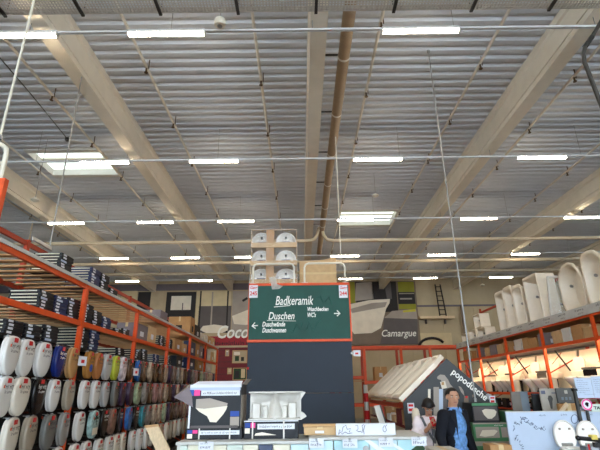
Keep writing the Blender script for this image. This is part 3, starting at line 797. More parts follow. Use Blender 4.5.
for r, lst in enumerate((R1, R2, R3, R4)):
    ys = [(P(px, (357, 394, 434, 452)[r], X=XS).y, n_) for px, n_ in lst]
    y = ys[-1][0]
    while y < 18.6:
        y += .41 if y < 13 else .45
        n_ = rnd.choice(['white', 'cream white', 'beige stone patterned', 'warm grey']) if r == 3 else rnd.choice(FAR)
        ys.append((y, n_))
    for i, (y, n_) in enumerate(ys):
        adj = n_
        lab = '%s toilet seat, %s row at left, %s from the near end' % (adj, ('top', 'second', 'third', 'bottom')[r], ordn(i))
        tilt = R(-52 + rnd.uniform(-4, 4))
        c = thing('toilet_seat', lab, 'toilet seat', (XS+rnd.uniform(-.02, .02), y, rowz[r]), R(90) + R(6) + rnd.uniform(-.06, .06), 'toilet seats on the hook wall')
        c.rotation_euler = (0, R(rnd.uniform(-1.5, 1.5)), c.rotation_euler[2])
        s_ = rnd.uniform(.98, 1.04) if i > 2 else 1.05
        c.scale = (s_, 1, s_)
        link('lid', colmesh('lid', LID, n_), None, c)
        link('seat_ring', colmesh('ring', RING, n_), None, c)
        link('hinge', HINGE, 'steel', c)
        link('red_tag', TAG, 'red', c)
        if y < 12:
            light = n_ == 'black carded' or n_ == 'navy blue'
            lm = LOGO.copy() if light else LOGO
            if light: lm.materials.clear()
            link('printed_text', lm, 'chalk' if light else 'ink', c)['kind'] = 'stuff'
            if not light: link('printed_mark', DOT, 'orange', c)
        if n_ == 'beach picture':
            o = part('palm_print', MB().rod((.02, -.053, -.02), (.0, -.053, .1), .008, 5).bar((0,-.054,.1), (-.09,-.054,.07), .004, .03).bar((0,-.054,.1), (.09,-.054,.08), .004, .03).bar((0,-.054,.1), (-.05,-.054,.15), .004, .03).bar((0,-.054,.1), (.06,-.054,.15), .004, .03), 'pr_dgreen', c)
            part('sand_print', MB().box(-.11, .11, -.054, -.05, -.17, -.06), 'acrylic', c)
        if n_ == 'golden wood' and r == 0:
            part('round_sticker', MB().rod((0, -.056, -.06), (0, -.052, -.06), .06, 16), 'ocean' if 'ocean' in MATS else 'blue_print', c)
for (px, py, lab) in ((82.5, 361, 'white price card hanging between the wooden toilet seats'), (136, 372, 'white price card hanging before the bright blue toilet seat')):
    q = P(px, py, X=XS+.13)
    c = thing('price_card', lab, 'card', q, R(76))
    part('card', MB().box(-.09, .09, -.003, .003, -.07, .07), 'paper', c); part('print', MB().box(-.03, .04, -.006, -.003, -.03, .02), 'red', c)
    part('clip', MB().rod((0, 0, .06), (0, .18, .1), .008, 6), 'steel', c)
# ================================================================== GOODS ON THE LEFT RACK
FB_W, FB_D, FB_H = .38, .44, .046         # along Y, along X, height
fb = {}
for n_ in ('box_dark', 'navy'):
    me = MB().cbox(-FB_D, 0, 0, FB_W, 0, FB_H-.003, .005).mesh('flat_box'); me.materials.append(MATS[n_]); fb[n_] = me
END = MB().box(.0, .002, .05, .15, .008, FB_H-.01).mesh('end_label')
ENDW = MB().box(.0, .002, .03, .2, .006, FB_H-.008).mesh('end_label')
SPN = MB().box(-FB_D+.03, -.04, -.002, 0, .014, FB_H-.016).mesh('side_stripe')
END.materials.append(MATS['paper']); ENDW.materials.append(MATS['paper_blue']); SPN.materials.append(MATS['spine'])
rnd = random.Random(3)
stacks = [  # level, start y, count, colour, place words
    (Z3, 6.62, 7, 'box_dark', 'nearest stack on the top shelf'),
    (Z3, 7.66, 8, 'navy', 'blue stack on the top shelf'), (Z3, 8.07, 8, 'box_dark', 'top shelf stack behind the blue one'),
    (Z3, 8.50, 4, 'box_dark', 'low stack on the top shelf'),
    (Z2, 6.22, 6, 'box_dark', 'nearest stack on the middle shelf'), (Z2, 6.64, 6, 'navy', 'second stack on the middle shelf'), (Z2, 7.03, 7, 'box_dark', 'third stack on the middle shelf'),
    (Z2, 7.53, 7, 'box_dark', 'fourth stack on the middle shelf'), (Z2, 7.93, 6, 'box_dark', 'fifth stack on the middle shelf'), (Z2, 8.35, 5, 'navy', 'sixth stack on the middle shelf'),
    (Z2, 8.95, 2, 'box_dark', 'low stack on the middle shelf'), (Z2, 9.36, 3, 'box_dark', 'middle shelf stack beside the second upright'),
    (Z1, 5.62, 4, 'box_dark', 'nearest stack above the seats'), (Z1, 6.05, 4, 'box_dark', 'second stack above the seats'),
    (Z1, 6.5, 5, 'box_dark', 'third stack above the seats'),
    (Z1, 7.53, 7, 'box_dark', 'tall stack by the first upright above the seats'), (Z1, 7.93, 7, 'navy', 'tall blue stack above the seats'),
    (Z1, 9.2, 3, 'box_dark', 'low stack above the seats'), (Z1, 10.2, 4, 'box_dark', 'far stack above the seats'),
    (Z2, 11.9, 6, 'box_dark', 'middle shelf stack before the third upright'), (Z2, 12.7, 6, 'box_dark', 'middle shelf stack past the third upright'),
    (Z1, 10.65, 5, 'box_dark', 'second far stack above the seats'), (Z1, 11.6, 4, 'navy', 'far blue stack above the seats'), (Z1, 12.7, 5, 'box_dark', 'farthest stack above the seats')]
for (z, y, n, m_, words) in stacks:
    for k in range(n):
        lab = '%s flat box, %s, %s' % ('dark blue' if m_ == 'navy' else 'black', 'bottom one' if k == 0 else 'top one' if k == n-1 else ordn(k)+' from bottom', words)
        o = link('flat_box', fb[m_], None, None, (XL - .04 + rnd.uniform(-.015, .01), y + rnd.uniform(-.008, .008), z + .001 + k*FB_H))
        if z == Z3: o.location.x -= .02
        tag(o, lab, 'box', 'flat boxes stacked on the left rack')
        link('end_label', ENDW if (k + int(y*10)) % 5 == 0 else END, None, o); link('side_stripe', SPN, None, o)
def carton(label, x0, x1, y0, y1, z0, h, m_='carton', name='carton', lbl=True, group=None, cat='carton'):
    c = thing(name, label, cat, ((x0+x1)/2, (y0+y1)/2, z0), 0, group)
    w, d = (x1-x0)/2, (y1-y0)/2
    part('body', MB().cbox(-w, w, -d, d, 0, h, min(.008, h*.1)), m_, c)
    part('tape', MB().box(-.03, .03, -d-.002, d+.002, h-.001, h+.001).box(-.03, .03, -d-.002, -d, h*.75, h), 'tape', c)
    if lbl:
        part('shipping_label', MB().box(-w*.3, w*.25, -d-.004, -d-.001, h*.25, h*.55), 'paper' if lbl is True else lbl, c)
        part('shipping_label', MB().box(w+.001, w+.004, -d*.3, d*.3, h*.25, h*.55), 'paper' if lbl is True else lbl, c)
    return c
carton('grey-violet carton on the top shelf of the left rack', XL-.55, XL-.05, 11.75, 12.4, Z3, .30, 'carton_grey', lbl=False)
c = carton('brown carton with a dark opening on the top shelf of the left rack', XL-.78, XL-.05, 15.05, 15.7, Z3, .62, 'carton', lbl='black')
carton('black slatted carton behind the brown one on the top shelf', XL-.5, XL-.05, 15.8, 16.6, Z3, .46, 'box_dark', lbl=True)
for k, (y, h, m_, lab) in enumerate(((16.75, .3, 'white_matte', 'white wrapped bundle on the top shelf'), (17.5, .3, 'white_matte', 'second white wrapped bundle on the top shelf'),
                        (18.2, .34, 'carton', 'small tan carton far along the top shelf'), (18.95, .36, 'carton_pale', 'pale carton at the far end of the top shelf'))):
    carton(lab, XL-.5, XL-.06, y, y+.6, Z3, h, m_)
for k, (y, d, h, m_, lab) in enumerate(((10.15, .8, .36, 'carton_grey', 'grey wrapped carton on the middle shelf past the second upright'), (11.0, .6, .4, 'carton_pale', 'pale carton on the middle shelf'),
                        (13.4, .8, .36, 'carton', 'tan carton on the middle shelf past the third upright'), (14.25, .6, .3, 'carton_pale', 'small pale carton on the middle shelf'),
                        (15.15, .9, .46, 'navy', 'deep blue carton on the middle shelf'), (16.2, .5, .48, 'carton', 'upright tan carton on the middle shelf'), (17.6, .5, .42, 'navy', 'blue carton near the far end of the middle shelf'),
                        (18.3, .5, .44, 'white_matte', 'white carton at the far end of the middle shelf'), (16.8, .5, .45, 'carton_grey', 'grey upright carton on the middle shelf'), (19.0, .5, .4, 'carton_pale', 'last pale carton on the middle shelf'))):
    carton(lab, XL-.5, XL-.06, y, y+d, Z2, h, m_)
for k, (y, d, h, m_, lab) in enumerate(((13.7, .7, .3, 'box_dark', 'dark carton above the far hanging seats'), (15.2, .9, .34, 'navy', 'blue carton above the far hanging seats'),
                                        (16.6, .8, .32, 'carton', 'tan carton above the far hanging seats'), (18.2, .9, .32, 'white_matte', 'white carton above the last hanging seats'))):
    carton(lab, XL-.5, XL-.06, y, y+d, Z1, h, m_)
# plank leaning in front of the seat wall
t = thing('loose_plank', 'pale wooden plank leaning in front of the toilet seats', 'plank')
a, b, c_, d_ = P(144.5, 425.5, Y=6.2), P(157.5, 424, Y=6.2), P(185, 480, Y=5.9), P(170, 482, Y=5.9)
f = a.z / (a.z - d_.z)
lo = a + (d_-a)*f; lo2 = b + (c_-b)*f; lo2.z = 0; lo.z = 0
part('plank', MB().prism([a, b, lo2, lo], (0, .03, 0)), 'wood_pale', t)
part('end_band', MB().prism([a + Vector((0,-.002,0)), b + Vector((0,-.002,0)), b + (lo2-b)*.02 + Vector((0,-.002,0)), a + (lo-a)*.02 + Vector((0,-.002,0))], (0, -.002, 0)), 'wood', t)
carton('brown carton with a dark label on the far orange rack', P(375, 373, Y=YR).x, P(387.5, 373, Y=YR).x, YR+.1, YR+.8, zm_-.005, P(381, 366.5, Y=YR).z-zm_, 'carton')

# ================================================================== BATHTUBS ON THE RIGHT RACK
def tub(label, ol, y, lean, depth, z, h, m_='acrylic', skirt=True, rimf=.87, yaw=0, x=None):
    """ol: outline (u along +Y, v up), standing on edge and facing the aisle"""
    us = [p[0] for p in ol]; vs = [p[1] for p in ol]; cu, cv = (max(us)+min(us))/2, (max(vs)+min(vs))/2
    t = thing('bathtub', label, 'bathtub', (XR + .08 if x is None else x, y, z), 0, 'bathtubs standing on the right rack')
    t.rotation_euler = (0, R(lean-6), R(yaw))
    ring = lambda s, xx, su=None: [(xx, (cu+(u-cu)*s), cv+(v-cv)*s) for u, v in ol]
    if skirt: rs = [ring(.97, depth), ring(.99, .06), ring(1, .05), ring(1, .01), ring(.985, 0), ring(rimf, 0), ring(rimf-.03, .02), ring(rimf-.2, depth*.85), ring(rimf-.35, depth*.93)]
    else: rs = [ring(.5, depth), ring(.8, depth*.8), ring(.93, .07), ring(1, .05), ring(1, .01), ring(.985, 0), ring(rimf, 0), ring(rimf-.03, .02), ring(rimf-.2, depth*.8), ring(rimf-.35, depth*.88)]
    part('shell', MB().loft(rs), m_, t, smooth=True)
    part('drain', MB().rod((depth*.8, cu, cv-(max(vs)-min(vs))*.2), (depth*.9-.02, cu, cv-(max(vs)-min(vs))*.2), .035, 10), 'steel', t)
    part('overflow', MB().rod((depth*.5, cu+(max(us)-min(us))*.3, cv+(max(vs)-min(vs))*.1), (depth*.5+.05, cu+(max(us)-min(us))*.34, cv+(max(vs)-min(vs))*.1), .04, 10), 'steel', t)
    return t
def rrect(w, h, r, n=5):
    pts = []
    for cx, cy, a0 in ((w/2-r, h-r, 0), (-w/2+r, h-r, 90), (-w/2+r, r, 180), (w/2-r, r, 270)):
        for k in range(n+1):
            a = R(a0 + 90*k/n); pts.append((cx + r*math.cos(a), cy + r*math.sin(a)))
    return pts
def octo(w, h): return [(w*.5, h*.30), (w*.5, h*.68), (w*.40, h*.88), (w*.18, h*.985), (-w*.06, h), (-w*.26, h*.94), (-w*.40, h*.82), (-w*.5, h*.62), (-w*.5, h*.3), (-w*.40, h*.10), (-w*.2, 0), (w*.1, 0), (w*.3, .03*h), (w*.42, h*.13)]
def asym(w, h): return [(w*.5, h*.35), (w*.46, h*.7), (w*.42, h*.92), (w*.3, h*.99), (w*.1, h), (-w*.1, h*.97), (-w*.28, h*.88), (-w*.4, h*.7), (-w*.5, h*.4), (-w*.5, h*.16), (-w*.4, h*.04), (-w*.2, 0), (w*.2, 0), (w*.4, h*.05), (w*.48, h*.15)]
ZT = ZR3 + .035
def yat(px, py): return P(px, py, X=XR).y
def hgt_at(px, ytop):
    return P(px, ytop, X=XR+.12).z - ZT
tub('oval corner bathtub standing on edge, second from the right edge', octo(1.06, hgt_at(572, 261)), yat(571, 300), 5, .42, ZT, 0, skirt=False, rimf=.9)
tub('asymmetric bathtub with a stepped seat at the right edge', asym(1.02, hgt_at(590, 250)), yat(596, 290), 5, .42, ZT, 0, skirt=False, rimf=.86)
tub('pale bathtub partly cut by the right edge, highest of all', rrect(.8, 1.75, .1), yat(628, 280), 4, .45, ZT, 0)
tub('boxy rectangular bathtub with side panel, left of the oval corner tub', rrect(.86, hgt_at(532, 275), .03), yat(531, 300), 5, .55, ZT, 0, rimf=.9)
tub('slim rounded bathtub left of the boxy one', rrect(.66, hgt_at(517, 285), .2), yat(516, 300), 5, .42, ZT, 0, skirt=False)
tub('narrow bathtub with black drain, fourth from the right', rrect(.64, hgt_at(507, 287), .1), yat(506.5, 300), 5, .42, ZT, 0)
tub('bathtub with arched inside, leftmost of the big tubs', rrect(.68, hgt_at(497, 293), .12), yat(497.5, 300), 5, .42, ZT, 0)
tub('small white basin tub set up high near the far rack end', rrect(.7, .55, .05), yat(472, 320), 4, .4, ZT+.57, 0, x=XR+.2)
tub('short white tub near the far rack end', rrect(.8, .55, .06), yat(470, 330), 3, .4, ZT, 0)
tub('short white tub at the very end of the rack', rrect(.8, .5, .06), yat(463, 335), 3, .4, ZT, 0)
tub('short white tub beside the leftmost big tub', rrect(.8, .5, .06), yat(479.5, 330), 3, .4, ZT, 0)
# shower frame and orange post between the tubs
t = thing('shower_screen', 'thin white framed shower screen standing between the oval and the boxy tub', 'shower screen')
yy = yat(549, 300)
hh = hgt_at(548, 275)
part('post', MB().bar((XR+.1, yy+.25, ZT), (XR+.22, yy+.25, ZT+hh), .05, .05), 'white', t); part('post', MB().bar((XR+.75, yy+.25, ZT), (XR+.85, yy+.25, ZT+hh), .05, .05), 'white', t)
part('top_bar', MB().bar((XR+.22, yy+.25, ZT+hh), (XR+.85, yy+.25, ZT+hh), .05, .05), 'white', t)
part('pane', MB().prism([(XR+.12, yy+.25, ZT), (XR+.77, yy+.25, ZT), (XR+.83, yy+.25, ZT+hh), (XR+.22, yy+.25, ZT+hh)], (0, .008, 0)), 'glass', t)
t = thing('steel_post', 'short dark orange post next to the oval corner tub', 'post')
yq = yat(557, 300)
part('post', MB().box(XR+.25, XR+.37, yq-.05, yq+.05, ZT, ZT+1.0), 'dark_orange', t)
part('foot_plate', MB().box(XR+.2, XR+.42, yq-.1, yq+.1, ZT-.001, ZT+.012), 'dark_orange', t)
# goods in the compartment below the tubs
rnd = random.Random(8)
y = RY[0] + .15; i = 0
while y < RY[-1]-.7:
    if min(abs(y + .3 - u) for u in RY) < .36: y += .2; continue
    d = rnd.uniform(.35, .6); h = rnd.uniform(.28, .40)
    m_ = rnd.choice(['carton', 'carton', 'carton_pale', 'white_matte', 'carton_grey'])
    carton('%s carton under the bathtubs, %s from the right edge' % ({'carton': 'tan', 'carton_pale': 'pale brown', 'white_matte': 'white', 'carton_grey': 'grey'}[m_], ordn(i)),
           XR+.12, XR+.62, y, y+d, ZR2+.002, h, m_, group='cartons below the bathtubs')
    y += d + rnd.uniform(.03, .1); i += 1

# toilets on the lit shelf
def lathe_prof(prof, n=20):
    """prof: (rx front, ry, cx, z) rings, elongated towards -X"""
    return [[(cx + rx*math.cos(2*math.pi*k/n)*(1.0 if math.cos(2*math.pi*k/n) < 0 else .75), ry*math.sin(2*math.pi*k/n), z) for k in range(n)] for rx, ry, cx, z in prof]
BOWL = MB().loft(lathe_prof([(.15, .10, .18, 0), (.17, .11, .17, .1), (.24, .15, .1, .22), (.30, .18, .04, .33), (.31, .185, .03, .36), (.30, .18, .03, .37), (.24, .13, .01, .37), (.17, .09, .02, .27)])).mesh('bowl', True)
SEATM = MB().loft(lathe_prof([(.30, .185, .03, .372), (.31, .19, .03, .385), (.30, .185, .03, .395), (.235, .125, .01, .395), (.235, .125, .01, .372)])).mesh('seat', True)
LIDM = MB().loft([[(x + .30 + .06*(z/.45) , yv, .5+z) for (yv, z) in [(a*1.0, b+.225) for a, b in oval(.36, .42)]] for x in (0, .03)]).mesh('lid', True)
CIST = MB().cbox(.16, .42, -.19, .19, .372, .56, .03).mesh('rear_unit')
for me, m_ in ((BOWL, 'ceramic'), (SEATM, 'ceramic'), (LIDM, 'acrylic')): me.materials.append(MATS[m_])
CD, CG, CW = CIST.copy(), CIST.copy(), CIST.copy(); CW.materials.append(MATS['acrylic']); CD.materials.append(MATS['black_gloss']); CG.materials.append(mat('unit_grey', srgb(90, 86, 82), .3))
TY = []
for i in range(5):
    n = (2, 3, 3, 4, 4)[i]
    for k in range(n):
        TY.append((i, RY[i] + .4 + (k+.35)*(1.75/n), k, n))
        yw = RY[i] + .4 + (k+.92)*(1.75/n)
        part('wedge_divider', MB().prism([(XR+.34, yw, ZR1), (XR+.72, yw, ZR1), (XR+.74, yw, ZR1+.62), (XR+.62, yw, ZR1+.62)], (0, .05, 0)), 'black', Rr)
for j, (i, y, k, n) in enumerate(TY):
    t = thing('toilet', 'white shower toilet on the lit orange shelf, %s from the right edge' % ordn(j), 'toilet', (XR+.27, y, ZR1+.001), R(24), 'toilets on the lit shelf')
    t.scale = (1, 1, 1)
    link('bowl', BOWL, None, t); link('seat', SEATM, None, t)
    link('rear_unit', CD if j in (0, 1, 3) else CG if j == 6 else CW, None, t)
    if j % 3 != 0: link('lid', LIDM, None, t)
    else: link('control_panel', MB().cbox(.14, .42, -.2, .2, .56, .62, .015).mesh('control_panel'), 'unit_grey', t)
# lower shelf goods of the right rack: red and dark packets
rnd = random.Random(21)
for k in range(14):
    y = RY[1] + .25 + k*.7
    if min(abs(y - u) for u in RY) < .2: y += .3
    m_ = ('black', 'red', 'box_dark')[k % 3]
    carton('%s small packet on the dim shelf under the lit toilets, %s from the right' % (('black', 'red', 'slate')[k % 3], ordn(k)), XR+.1, XR+.4, y, y+.34, 1.091, .3, m_, 'packet', cat='packet', group='packets under the lit toilets')
part('lower_shelf', MB().box(XR-.02, XRR, RY[0]+.05, RY[-1]-.05, 1.05, 1.09), 'dark_orange', Rr)
part('plinth', MB().box(XR, XRR, RY[0]+.05, RY[-1]-.05, .05, 1.0), 'box_dark', Rr)
# ================================================================== GABLE DISPLAY
GY = 8.6
ap, le, re_ = P(446.5, 358.5, Y=GY), P(403.5, 403.5, Y=GY), P(497, 400.5, Y=GY)
mat('gable', srgb(52, 54, 56), .5, var=.06)
t = thing('gable_display', 'dark house-shaped display lettered along its roof slope, behind the two people', 'display')
zl = (le.z + re_.z)/2
legw = .14
part('gable_board', MB().prism([ap, (le.x, GY, zl), (le.x, GY, .05), (re_.x, GY, .05), (re_.x, GY, zl)], (0, .05, 0)), 'gable', t)
rt, ll = Vector((ap.x, GY, ap.z)), Vector((le.x, GY, zl)); rr = Vector((re_.x, GY, zl))
GY2 = 13.4
part('roof_frame', MB().bar(ll + Vector((.02, .05, -.02)), rt + Vector((0, .05, -.03)), .05, .05).bar(rr + Vector((-.02, .05, -.02)), rt + Vector((0, .05, -.03)), .05, .05), 'dark_orange', t)
part('ridge', MB().box(ap.x-.03, ap.x+.03, GY+.05, GY2, ap.z-.09, ap.z-.03), 'dark_orange', t)
part('eave_beam', MB().box(le.x, le.x+.06, GY+.05, GY2, zl-.1, zl-.03), 'dark_orange', t)
part('eave_beam', MB().box(re_.x-.06, re_.x, GY+.05, GY2, zl-.1, zl-.03), 'dark_orange', t)
for y in (GY2-.05, (GY+GY2)/2):
    part('post', MB().box(le.x, le.x+.06, y, y+.06, 0, zl-.1), 'dark_orange', t); part('post', MB().box(re_.x-.06, re_.x, y, y+.06, 0, zl-.1), 'dark_orange', t)
    part('rafter', MB().bar((le.x+.03, y, zl-.06), (ap.x, y, ap.z-.06), .05, .05).bar((re_.x-.03, y, zl-.06), (ap.x, y, ap.z-.06), .05, .05), 'dark_orange', t)
for z in (.5, 1.1): part('shelf_board', MB().box(le.x+.06, re_.x-.06, GY+.08, GY2-.1, z-.03, z), 'wine', t)
part('foot', MB().box(le.x+.05, le.x+.12, GY-.03, GY, .05, P(411, 430, Y=GY).z), 'orange', t)
s0 = P(451, 373, Y=GY-.005); s1 = P(485, 400.8, Y=GY-.005)
dr = (s1 - s0); upv = Vector((-dr.z, 0, dr.x))
lettering('popodusche', 'chalk', t, s0, dr, upv, .165, 0, dr.length, .004)
q = P(488.5, 396.5, Y=GY-.004)
part('print', MB().rod(q, q + Vector((0, -.002, 0)), .05, 14), 'steel', t)
def gp(m_, pts, k=1): return part('print', polyY(MB(), pts, GY - .003*k, .002), m_, t)
gp('pr_lightgrey', [(437, 377), (440, 374.5), (444.5, 375), (448, 379.5), (450, 384), (453.5, 388), (447, 388), (443, 386), (441, 380), (437.5, 379)])
gp('pr_white', [(440, 382), (445, 381), (447, 388), (442, 389)], 2); gp('carton', [(441.5, 382), (444, 382), (444, 385), (441.5, 385)], 3)
gp('pr_lightgrey', [(458.5, 386), (461, 387), (463.5, 391), (464.5, 396), (461, 392)])
for k, (x0, x1, y0, y1, m_) in enumerate(((428, 430.5, 389, 400, 'pr_white'), (430.5, 433.5, 390, 408, 'pr_black'), (433.5, 439, 387, 420, 'pr_lightgrey'), (439, 443, 389, 420, 'paper_blue'), (443, 447, 390, 420, 'pr_grey'), (464, 468.5, 396, 440, 'pr_brown'), (430.5, 434, 402, 408, 'blue_print'))):
    gp(m_, [(x0, y0), (x1, y0), (x1, y1), (x0, y1)], 1 if k < 6 else 2)
gp('red', [(465.5, 396), (467.5, 396), (467.5, 398), (465.5, 398)], 2)
gp('pr_brown', [(472, 395), (474, 394), (474.5, 397), (472.5, 397.5)])
for (px, py, w_, h_, lab) in ((411, 407.5, .12, .15, 'white and red notice card on the left leg of the gable display'), (492.5, 399.5, .1, .12, 'white and red notice card on the right corner of the gable display')):
    q = P(px, py, Y=GY-.05)
    c = thing('notice_card', lab, 'card', q, 0, 'notice cards on the gable')
    part('card', MB().box(-w_/2, w_/2, 0, .005, -h_/2-.02, h_/2), 'paper', c)
    part('print', MB().box(-w_*.35, w_*.35, -.002, 0, h_*.1, h_*.35).box(-w_*.35, w_*.3, -.002, 0, -h_*.4, -h_*.1), 'red', c)
    part('hook', MB().rod((0, .005, h_/2-.01), (0, .05, h_/2-.01), .005, 6), 'steel', c)
# shower trays on the left slope
sl = (rt - ll); sn = sl.normalized(); nrm = Vector((-sn.z, 0, sn.x))
L_ = sl.length
def tray(label, y, w, k):
    c = thing('shower_tray', label, 'shower tray', ll + Vector((0, y - GY, 0)) + nrm*.012, 0, 'shower trays on the gable slope')
    def pt(u, v, h): return sn*u*L_*1.02 + Vector((0, v, 0)) + nrm*h
    def ring(m, h, rr=.06):
        u0, u1, v0, v1 = m/L_, 1-m/L_, m, w-m
        if k == 0: pts = [(u0, v0), (u0, v1), (u1*.8, v1), (u1, v1-.1), (u1, v0+.1), (u1*.8, v0)]
        else: pts = [(u0, v0), (u0, v1), (u0+.3, v1), (u1, v1), (u1, v0), (u0+.3, v0)]
        return [pt(a, b, h) for a, b in pts]
    part('slab', MB().loft([ring(.0, 0), ring(0, .08), ring(.01, .09), ring(.08, .09), ring(.13, .04), ring(.22, .03)]), 'acrylic', c)
    part('drain', MB().rod(pt(.35, w*.5, .015), pt(.35, w*.5, .03), .04, 12), 'steel', c)
    part('edge_strip', MB().bar(pt(0, 0, .03), pt(0, w, .03), .02, .05), 'carton_pale', c)
tw = (GY2 - GY - .1)/6
names = ['nearest', 'second', 'third', 'fourth', 'fifth', 'farthest']
for k in range(6): tray('%s cream shower tray leaning on the left slope of the dark gable' % names[k], GY+.08+k*tw, tw-.11, k % 3)
# items under the eave
rnd = random.Random(2)
for k in range(8):
    y = GY + .3 + k*.55; m_ = ('carton', 'wine', 'carton_pale', 'white_matte')[k % 4]
    carton('%s packet on the shelf below the shower trays, %s from the gable' % (('tan', 'wine red', 'pale', 'white')[k % 4], ordn(k)), le.x+.1, le.x+.45, y, y+.42, 1.102, rnd.uniform(.12, .28), m_, 'packet', cat='packet', group='packets below the shower trays')
t = thing('leaning_panel', 'light grey panel leaning at the left of the shower trays', 'panel')
a, b, c_, d_ = P(375, 406, Y=8.0), P(380, 405, Y=8.0), P(386, 424, Y=8.0), P(381, 425, Y=8.0)
part('panel', MB().prism([(a.x-.02, 8.0, a.z), (b.x, 8.0, b.z), (c_.x+.3, 7.8, 0), (d_.x+.3, 7.8, 0)], (0, .03, 0)), 'white_matte', t)
part('edge_strip', MB().bar(b, (c_.x+.3, 7.8, 0), .02, .03), 'dark_clamp', t)
q = P(366.5, 405, Y=12)
t = thing('barrier_post', 'red and white striped barrier post beside the dark panel', 'post', (q.x, 12, 0))
part('foot', MB().rod((0,0,0), (0,0,.05), .18, 14), 'black', t)
for k in range(9): part('band', MB().rod((0,0,.05+k*.2), (0,0,.25+k*.2), .055, 12), 'red' if k % 2 else 'white', t)

# ================================================================== PEOPLE
def capsule(mb_, a, b, ra, rb, n=14):
    a, b = Vector(a), Vector(b)
    mb_.rod(a, b, ra, n, rb); mb_.ell(a, (ra, ra, ra), n, 8); mb_.ell(b, (rb, rb, rb), n, 8)
def remesh(mb_, voxel, smooth=5):
    me = mb_.mesh('body'); o = bpy.data.objects.new('body_source', me); COL.objects.link(o)
    m1 = o.modifiers.new('r', 'REMESH'); m1.mode = 'VOXEL'; m1.voxel_size = voxel
    m2 = o.modifiers.new('s', 'SMOOTH'); m2.factor = .5; m2.iterations = smooth
    bpy.context.view_layer.update()
    out = bpy.data.meshes.new_from_object(o.evaluated_get(bpy.context.evaluated_depsgraph_get()))
    bpy.data.objects.remove(o); bpy.data.meshes.remove(me)
    for p in out.polygons: p.use_smooth = True
    return out
def shell(me, pred, off, name, m_, parent):
    """clothing: the faces of the body picked by pred, pushed out along the normals"""
    keep = [p for p in me.polygons if pred(p.center)]
    idx = {}; vs = []; fs = []
    for p in keep:
        f = []
        for i in p.vertices:
            if i not in idx:
                idx[i] = len(vs); v = me.vertices[i]; o_ = off(v.co) if callable(off) else off; vs.append(v.co + v.normal*o_)
            f.append(idx[i])
        fs.append(f)
    s = bpy.data.meshes.new(name); s.from_pydata([tuple(v) for v in vs], [], fs); s.update()
    for p in s.polygons: p.use_smooth = True
    return link(name, s, m_, parent)
def hand(mb_, wrist, d, side, curl=.5):
    """palm, four fingers and a thumb; d = direction of the hand"""
    w = Vector(wrist); d = Vector(d).normalized(); s = Vector(side).normalized(); n = d.cross(s)
    capsule(mb_, w, w + d*.07, .028, .034)
    mb_.ell(w + d*.065 + s*.0, (.036, .03, .036))
    for k, ln in enumerate((.068, .078, .072, .055)):
        b = w + d*.095 + s*(.03 - k*.02)
        m_ = b + d*ln*.55 + n*curl*.012; e = m_ + (d*(1-curl) + n*curl).normalized()*ln*.5
        capsule(mb_, b, m_, .0095, .009, 8); capsule(mb_, m_, e, .009, .008, 8)
    b = w + d*.03 + s*.03; m_ = b + (d*.6 + s*.7).normalized()*.04; e = m_ + (d*.9 + s*.1 + n*.3).normalized()*.032
    capsule(mb_, b, m_, .012, .0105, 8); capsule(mb_, m_, e, .0105, .009, 8)
def head(mb_, c, pitch=0, s=1.0, yaw=0):
    """skull, jaw, nose, ears; returns the transform of the head"""
    Mx = Matrix.Translation(Vector(c)) @ Matrix.Rotation(yaw, 4, 'Z') @ Matrix.Rotation(pitch, 4, 'X')
    h = MB(); h.ell((0, .012, .03), (.077*s, .095*s, .092*s), 20, 14); h.ell((0, -.022, -.035), (.058*s, .068*s, .082*s), 18, 12)
    h.ell((0, -.045, -.085), (.033, .03, .028), 12, 8)
    h.rod((0, -.085, .025), (0, -.108, -.022), .011, 10, .017); h.ell((0, -.1, -.026), (.018, .016, .013), 10, 8)
    h.ell((0, -.078, -.058), (.026, .014, .012), 10, 8)
    for sx in (-1, 1): h.ell((sx*.079, .012, 0), (.012, .02, .032), 8, 8)
    mb_.add([Mx @ Vector(v) for v in h.v], h.f)
    return Mx
def face_parts(o, Mx):
    for sx in (-1, 1):
        e = MB().ell((sx*.031, -.083, .012), (.013, .008, .008), 10, 8); e.v = [tuple(Mx @ Vector(v)) for v in e.v]; part('eye', e, 'white', o, smooth=True)
        e = MB().ell((sx*.031, -.0895, .012), (.006, .003, .006), 8, 6); e.v = [tuple(Mx @ Vector(v)) for v in e.v]; part('pupil', e, 'hair', o)
        e = MB().bar((sx*.015, -.09, .034), (sx*.05, -.082, .036), .006, .008); e.v = [tuple(Mx @ Vector(v)) for v in e.v]; part('eyebrow', e, 'hair', o)
    e = MB().ell((0, -.0905, -.058), (.023, .004, .006), 10, 6); e.v = [tuple(Mx @ Vector(v)) for v in e.v]; part('lips', e, mat('lips', srgb(160, 96, 88), .5), o)

